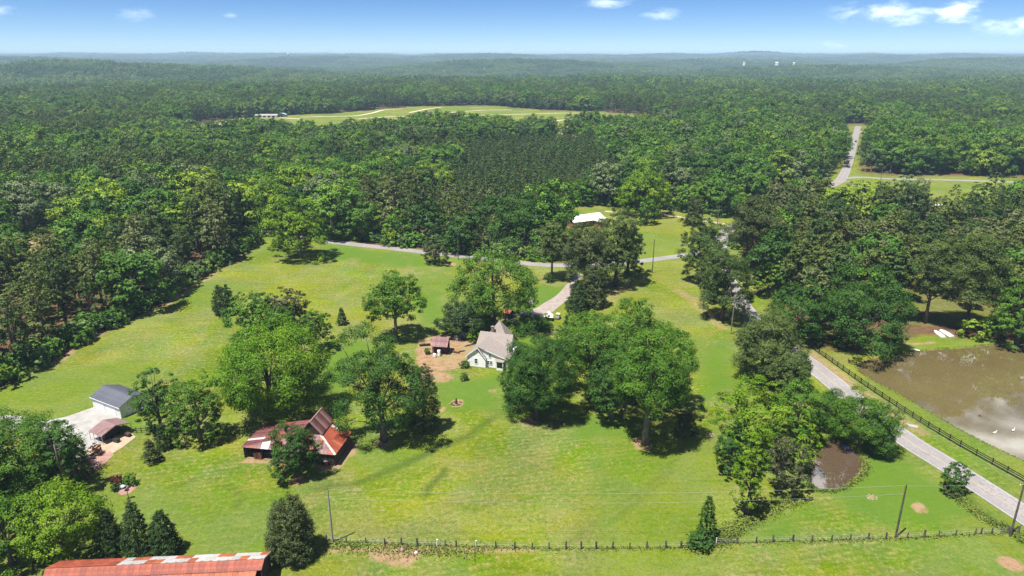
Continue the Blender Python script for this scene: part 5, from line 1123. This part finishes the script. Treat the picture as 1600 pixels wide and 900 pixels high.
for k, o_ in enumerate((-1.0, 0, 1.0)): wire('power_line', 'c', 'd', ('left', 'middle', 'right')[k] + ' power line following the country road up from the corner pole', 2.2, -.3, o_); wire('power_line', 'd', 'h', ('left', 'middle', 'right')[k] + ' power line from the roadside pole to the road bend', 2.0, -.3, o_)
wire('power_line', 'd', 'e', 'power line from the roadside pole to the lone lawn pole', 1.0, -.5); wire('power_line', 'e', 'g', 'power line along the lane', 2.0, -.5)
# ------------------------------------------------------------------ pond side and small things
for (px, py, mt, rz, lb) in ((1554, 677, 'goosew', .3, 'white goose on the pond, the left of two'), (1583, 673, 'goosew', .5, 'white goose on the pond, the right of two'), (1531, 650, 'goosed', 2.2, 'small dark duck alone on the pond')):
    q = P(px, py, WATER_Z); s_ = 1.0 if mt == 'goosew' else .7; e_ = empty('goose' if mt == 'goosew' else 'duck', (q.x, q.y, WATER_Z), rz, lb, 'goose' if mt == 'goosew' else 'duck'); e_.scale = (s_, s_, s_)
    MB().tube([(-.52, 0, .26), (-.38, 0, .2), (-.1, 0, .14), (.15, 0, .14), (.3, 0, .22), (.36, 0, .38), (.38, 0, .55), (.42, 0, .66), (.5, 0, .66), (.6, 0, .62)], [.02, .12, .2, .2, .13, .075, .055, .07, .06, .015], 10).build('body', M[mt], e_, smooth=True)
    MB().tube([(.55, 0, .64), (.68, 0, .61)], [.035, .012], 6).build('bill', M['laney'], e_)
for (px, py, rz, w, bow, lb) in ((1475, 528, -.06, 1.35, .35, 'white upturned rowing boat with a narrow bow under the pines'), (1488, 527, .04, 1.5, .8, 'white upturned square ended boat under the pines')):
    q = P(px, py); e_ = empty('rowing_boat', (q.x, q.y, 0), rz, lb, 'boat'); st_ = [(0, w * .9, .5), (1.1, w, .62), (2.9, w, .62), (4.3, w * .85, .55), (5.4, w * bow, .35)]; mb = MB(); rings = []
    for yy, ww, zz in st_:
        rings.append(len(mb.v)); mb.v += [(-ww / 2, yy, .03), (-ww * .42, yy, zz * .75), (-ww * .2, yy, zz), (ww * .2, yy, zz), (ww * .42, yy, zz * .75), (ww / 2, yy, .03)]
    for i in range(len(rings) - 1):
        for j in range(5): mb.f.append((rings[i] + j, rings[i] + j + 1, rings[i + 1] + j + 1, rings[i + 1] + j))
    mb.f.append(tuple(rings[0] + j for j in range(6))); mb.f.append(tuple(rings[-1] + j for j in reversed(range(6)))); mb.build('hull', M['white'], e_); MB().bar((0, .1, .66), (0, 4.7, .58), .07).build('keel', M['steel'], e_)
def bench(px, py, rz, label):
    q = P(px, py); e_ = empty('park_bench', (q.x, q.y, 0), rz, label, 'bench')
    for k in range(3): MB().box(-.8, .8, -.25 + k * .17, -.11 + k * .17, .44, .48).build('seat_slat', M['darkwood'], e_)
    for k in range(2): MB().box(-.8, .8, .27, .31, .6 + k * .2, .74 + k * .2).build('back_slat', M['darkwood'], e_)
    for sx in (-.7, .7): MB().bar((sx, -.2, 0), (sx, -.2, .44), .07).build('leg', M['darkmetal'], e_); MB().bar((sx, .25, 0), (sx, .32, .95), .07).build('leg', M['darkmetal'], e_)
bench(1386, 535, .5, 'dark bench in the shade at the top corner of the pond'); bench(1327, 566, 1.2, 'dark bench between the board fence and the pond corner')
q = P(1393, 543); yo = empty('yard_ornament', (q.x, q.y, 0), .2, 'small white ornament on the grass at the top of the pond', 'ornament'); MB().lathe([(.32, 0), (.25, .1), (.2, .6), (.3, .9), (.16, 1.2), (.2, 1.4), (.02, 1.6)], 12).build('figure', M['white'], yo); MB().box(-.35, .35, -.35, .35, 0, .08).build('plinth', M['darkmetal'], yo)
q = P(1430, 547); bd = empty('picnic_board', (q.x, q.y, 0), -.6, 'pale board lying on the grass near the pond edge', 'board'); MB().box(-1.1, 1.1, -.2, .2, .02, .1).build('plank', M['postw'], bd); MB().box(-1.1, 1.1, .25, .6, .02, .09).build('plank', M['postw'], bd)
q = P(1416, 531); sb_ = empty('fire_pit', (q.x, q.y, 0), 0, 'dark fire pit with a post at the red earth patch', 'fire pit'); MB().lathe([(.5, 0), (.55, .5), (.45, .5), (.4, .1)], 12).build('ring', M['darkmetal'], sb_); MB().box(.6, .75, -.07, .07, 0, 1.3).build('post', M['darkwood'], sb_)
q = P(1426, 667); cu = empty('culvert_slab', (q.x, q.y, 0), -.4, 'pale concrete culvert slab on the verge beside the road', 'culvert'); MB().prism([(-1.0, -.5, .0), (.9, -.6, .0), (1.1, .5, .0), (-.8, .6, .0)], (0, 0, .3)).build('slab', M['concrete'], cu); MB().box(-1.4, -.9, -.3, .5, 0, .45).build('headwall', M['stone'], cu)
for (px, py, n_, lb) in ((1110, 680, 9, 'ring of pale stones in the meadow left of the copse'), (1362, 777, 7, 'small ring of stones below the small pond')):
    q = P(px, py); e_ = empty('stone_ring', (q.x, q.y, 0), 0, lb, 'stones')
    for i in range(n_): t_ = 6.283 * i / n_; r_ = .16 + .06 * prng.random(); o = MB().lathe([(r_ * .8, 0), (r_, r_ * .4), (r_ * .6, r_ * .9), (.03, r_)], 7).build('stone', M['stone'], e_, (.95 * math.cos(t_), .8 * math.sin(t_), -.03))
for (px, py, r_, lb) in ((628, 860, .4, 'reddish stone beside the wire fence'), (650, 864, .3, 'white stone below the wire fence')):
    q = P(px, py); e_ = MB().lathe([(r_ * .8, -.05), (r_, r_ * .4), (r_ * .7, r_ * .8), (.04, r_)], 9).build('boulder', M['redsoil'] if r_ > .35 else M['white'], None, (q.x, q.y, 0)); tag(e_, lb, 'boulder')
# car on the far straight
q = P(1337, 222); cr = empty('car', (q.x, q.y, .05), math.radians(68), 'reddish car driving on the far straight road', 'car')
MB().prism([(-2.2, -.9, .35), (2.2, -.9, .35), (2.25, -.9, .75), (1.2, -.9, .95), (-2.1, -.9, 1.0)], (0, 1.8, 0)).build('body', M['carpaint'], cr); MB().prism([(-1.7, -.8, .98), (1.0, -.8, .96), (.35, -.72, 1.48), (-1.3, -.72, 1.48)], (0, 1.55, 0)).build('cabin', M['glass'], cr); MB().box(-1.25, .3, -.7, .7, 1.48, 1.52).build('roof', M['carpaint'], cr)
for sx in (-1.4, 1.4):
    for sy in (-.85, .85): w_ = MB().tube([(sx, sy - .1, .33), (sx, sy + .1, .33)], .33, 12).build('wheel', M['tyre'], cr)
# ------------------------------------------------------------------ far things
for (px, py, topy, lb) in ((141, 163, 138, 'left of two grey lattice pylons standing in the far woods'), (175, 162, 137, 'right of two grey lattice pylons standing in the far woods')):
    q = P(px, py); h = height_from(px, py, topy) + 2; e_ = empty('lattice_pylon', (q.x, q.y, gz(q.x, q.y)), .3, lb, 'pylon')
    for sx in (-1, 1):
        for sy in (-1, 1): MB().bar((sx * 3.2, sy * 3.2, 0), (sx * .9, sy * .9, h * .62), .45).build('leg', M['steel'], e_); MB().bar((sx * .9, sy * .9, h * .62), (sx * 5.5, sy * .9, h), .4).build('horn', M['steel'], e_)
    for z0, z1, w0, w1 in ((0, h * .3, 3.2, 2.1), (h * .3, h * .62, 2.1, .9)):
        for sy in (-1, 1): MB().bar((-w0, sy * w0, z0), (w1, sy * w1, z1), .28).bar((w0, sy * w0, z0), (-w1, sy * w1, z1), .28).build('brace', M['steel'], e_)
    MB().bar((-8, 0, h), (8, 0, h), .6).build('crossarm', M['steel'], e_)
q = P(416, 184); fb = empty('farm_building', (q.x, q.y, 0), .05, 'long low pale building at the edge of the far field', 'building'); MB().box(-14, 14, 0, 10, -.3, 3.2).build('wall', M['creamwall'], fb); slab([(-15, -1, 3.1), (15, -1, 3.1), (15, 5, 4.6), (-15, 5, 4.6)], .2).build('roof', M['concrete'], fb); slab([(-15, 11, 3.1), (15, 11, 3.1), (15, 5.01, 4.6), (-15, 5.01, 4.6)], .2).build('roof', M['concrete'], fb)
for k in range(4): MB().box(-10 + k * 6, -6.5 + k * 6, -.08, -.01, 0, 2.6).build('door', M['darkmetal'], fb)
q = P(441, 183); fb = empty('farm_building', (q.x, q.y, 0), .1, 'small blue grey shed beside the long pale building', 'shed'); MB().prism([(-5, 0, -.3), (5, 0, -.3), (5, 0, 3.4), (0, 0, 5), (-5, 0, 3.4)], (0, 7, 0)).build('wall', M['shinglegrey'], fb); slab([(-5.5, -.5, 3.4), (0, -.5, 5.2), (0, 7.5, 5.2), (-5.5, 7.5, 3.4)], .2).build('roof', M['blue'], fb); slab([(5.5, -.5, 3.4), (.01, -.5, 5.2), (.01, 7.5, 5.2), (5.5, 7.5, 3.4)], .2).build('roof', M['blue'], fb); MB().box(-1.5, 1.5, -.1, -.01, 0, 2.8).build('door', M['darkmetal'], fb)
wm_ = MB().box(-9, 9, -6, 6, -2, 9).mesh('wall', M['creamwall']); rm_ = MB().prism([(-10, -7, 9), (-10, 7, 9), (-10, 0, 14)], (20, 0, 0)).mesh('roof', M['whiteroof']); win_ = MB().box(-1.2, 1.2, -6.15, -6.0, 3, 6).mesh('window', M['glass'])
hr = random.Random(9); FARH = [(1123, 96), (1129, 98), (1137, 95), (1146, 97), (1151, 95), (1163, 97), (1171, 95), (1179, 97), (1214, 98), (1229, 97), (1241, 98), (996, 100), (1031, 99), (1044, 101), (1070, 100)]
for i, (px, py) in enumerate(FARH):
    d_ = pixdir(px, py); t_ = (5200 + hr.uniform(-600, 600)) / d_.y; x_, y_ = d_.x * t_, d_.y * t_; z_ = CAMH + d_.z * t_
    e_ = empty('far_house', (x_, y_, max(z_ - 8, gz(x_, y_) + 8)), hr.uniform(-1.2, 1.2), 'pale house in the distant suburb near the horizon', 'house', 'houses of the distant suburb'); e_.scale = (hr.uniform(.55, 1.1),) * 3; link('wall', wm_, e_); link('roof', rm_, e_)
    for k in (-5, 0, 5): link('window', win_, e_, (k, 0, 0))
    mb = MB(); mb.box(-12, 12, -9, 9, -40, -2.02); mb.build('foundation', M['creamwall'], e_)
d_ = pixdir(451, 91); t_ = 7000 / d_.y; wt = empty('water_tower', (d_.x * t_, d_.y * t_, CAMH + d_.z * t_), 0, 'tiny water tower rising on the horizon', 'water tower'); MB().lathe([(5, -30), (4, 18), (4, 24)], 12).build('stem', M['steel'], wt); MB().lathe([(4, 22), (13, 30), (14, 38), (9, 45), (1, 47)], 16).build('tank', M['steel'], wt)
# ------------------------------------------------------------------ rough growth: tufts along fences and banks, one mass
wr = np.random.default_rng(31); C_, N_, T_ = [], [], []
def tuft_line(pts_, spread, n, h, wet=False):
    pl = np.array(pts_); seg = np.linalg.norm(np.diff(pl, axis=0), axis=1); cum = np.concatenate([[0], np.cumsum(seg)]); s = wr.uniform(0, cum[-1], n)
    x = np.interp(s, cum, pl[:, 0]) + wr.normal(size=n) * spread; y = np.interp(s, cum, pl[:, 1]) + wr.normal(size=n) * spread
    hh_ = h * (.4 + .8 * vn(x, y, 3.0, 61)) * wr.uniform(.3, 1, n); C_.append(np.stack([x, y, ground_z(x, y) + hh_ * .6], 1)); N_.append(unit(wr.normal(size=(n, 3)) + np.array([0, -.2, .6]))); T_.append(np.clip(.5 + .8 * (vn(x, y, 4, 62) - .5) + wr.normal(size=n) * .15, 0, 1))
tuft_line(W2(list(zip(xs_, fy))), .35, 2200, .4); tuft_line(W2([(500, 850), (560, 856), (700, 862), (760, 860)]), 1.0, 1700, .6)
tuft_line(np.concatenate([grow(SPOND, 1.3), grow(SPOND, 1.3)[:1]]), .45, 3600, .7); tuft_line(np.concatenate([grow(POND, .9), grow(POND, .9)[:1]]), .25, 2500, .3)
tuft_line(W2([(1120, 850), (1170, 812), (1215, 790), (1255, 778)]), 1.0, 3200, 1.0); tuft_line(W2([(1490, 772), (1510, 790), (1540, 812), (1578, 830)]), .6, 2200, .9); tuft_line(W2([(1130, 830), (1110, 850), (1080, 858)]), .9, 1500, 1.0)
tuft_line(W2([(1590, 838), (1600, 850)]), .4, 300, .8)
c_ = np.concatenate(C_); me = quads_mesh('rough_grass', c_, np.concatenate(N_), .42, wr, [M['weed']], np.concatenate(T_), .4); tag(link('rough_grass', me), 'tall rough grass and weeds along the fences and pond banks', 'grass', kind='stuff')
# ------------------------------------------------------------------ air
hz = MB().box(-18500, 18500, -900, 16900, -90, 118).build('haze', M['white']); hz.data.materials.clear()
m = bpy.data.materials.new('summer_haze'); m.use_nodes = True; t = m.node_tree; t.nodes.clear(); o = N(t, 'ShaderNodeOutputMaterial'); v = N(t, 'ShaderNodeVolumePrincipled')
v.inputs['Color'].default_value = (.56, .79, 1.0, 1); v.inputs['Density'].default_value = 1.1e-4; v.inputs['Anisotropy'].default_value = 0.0; t.links.new(v.outputs[0], o.inputs['Volume']); hz.data.materials.append(m); tag(hz, 'thin blue summer haze over the woods', kind='stuff')
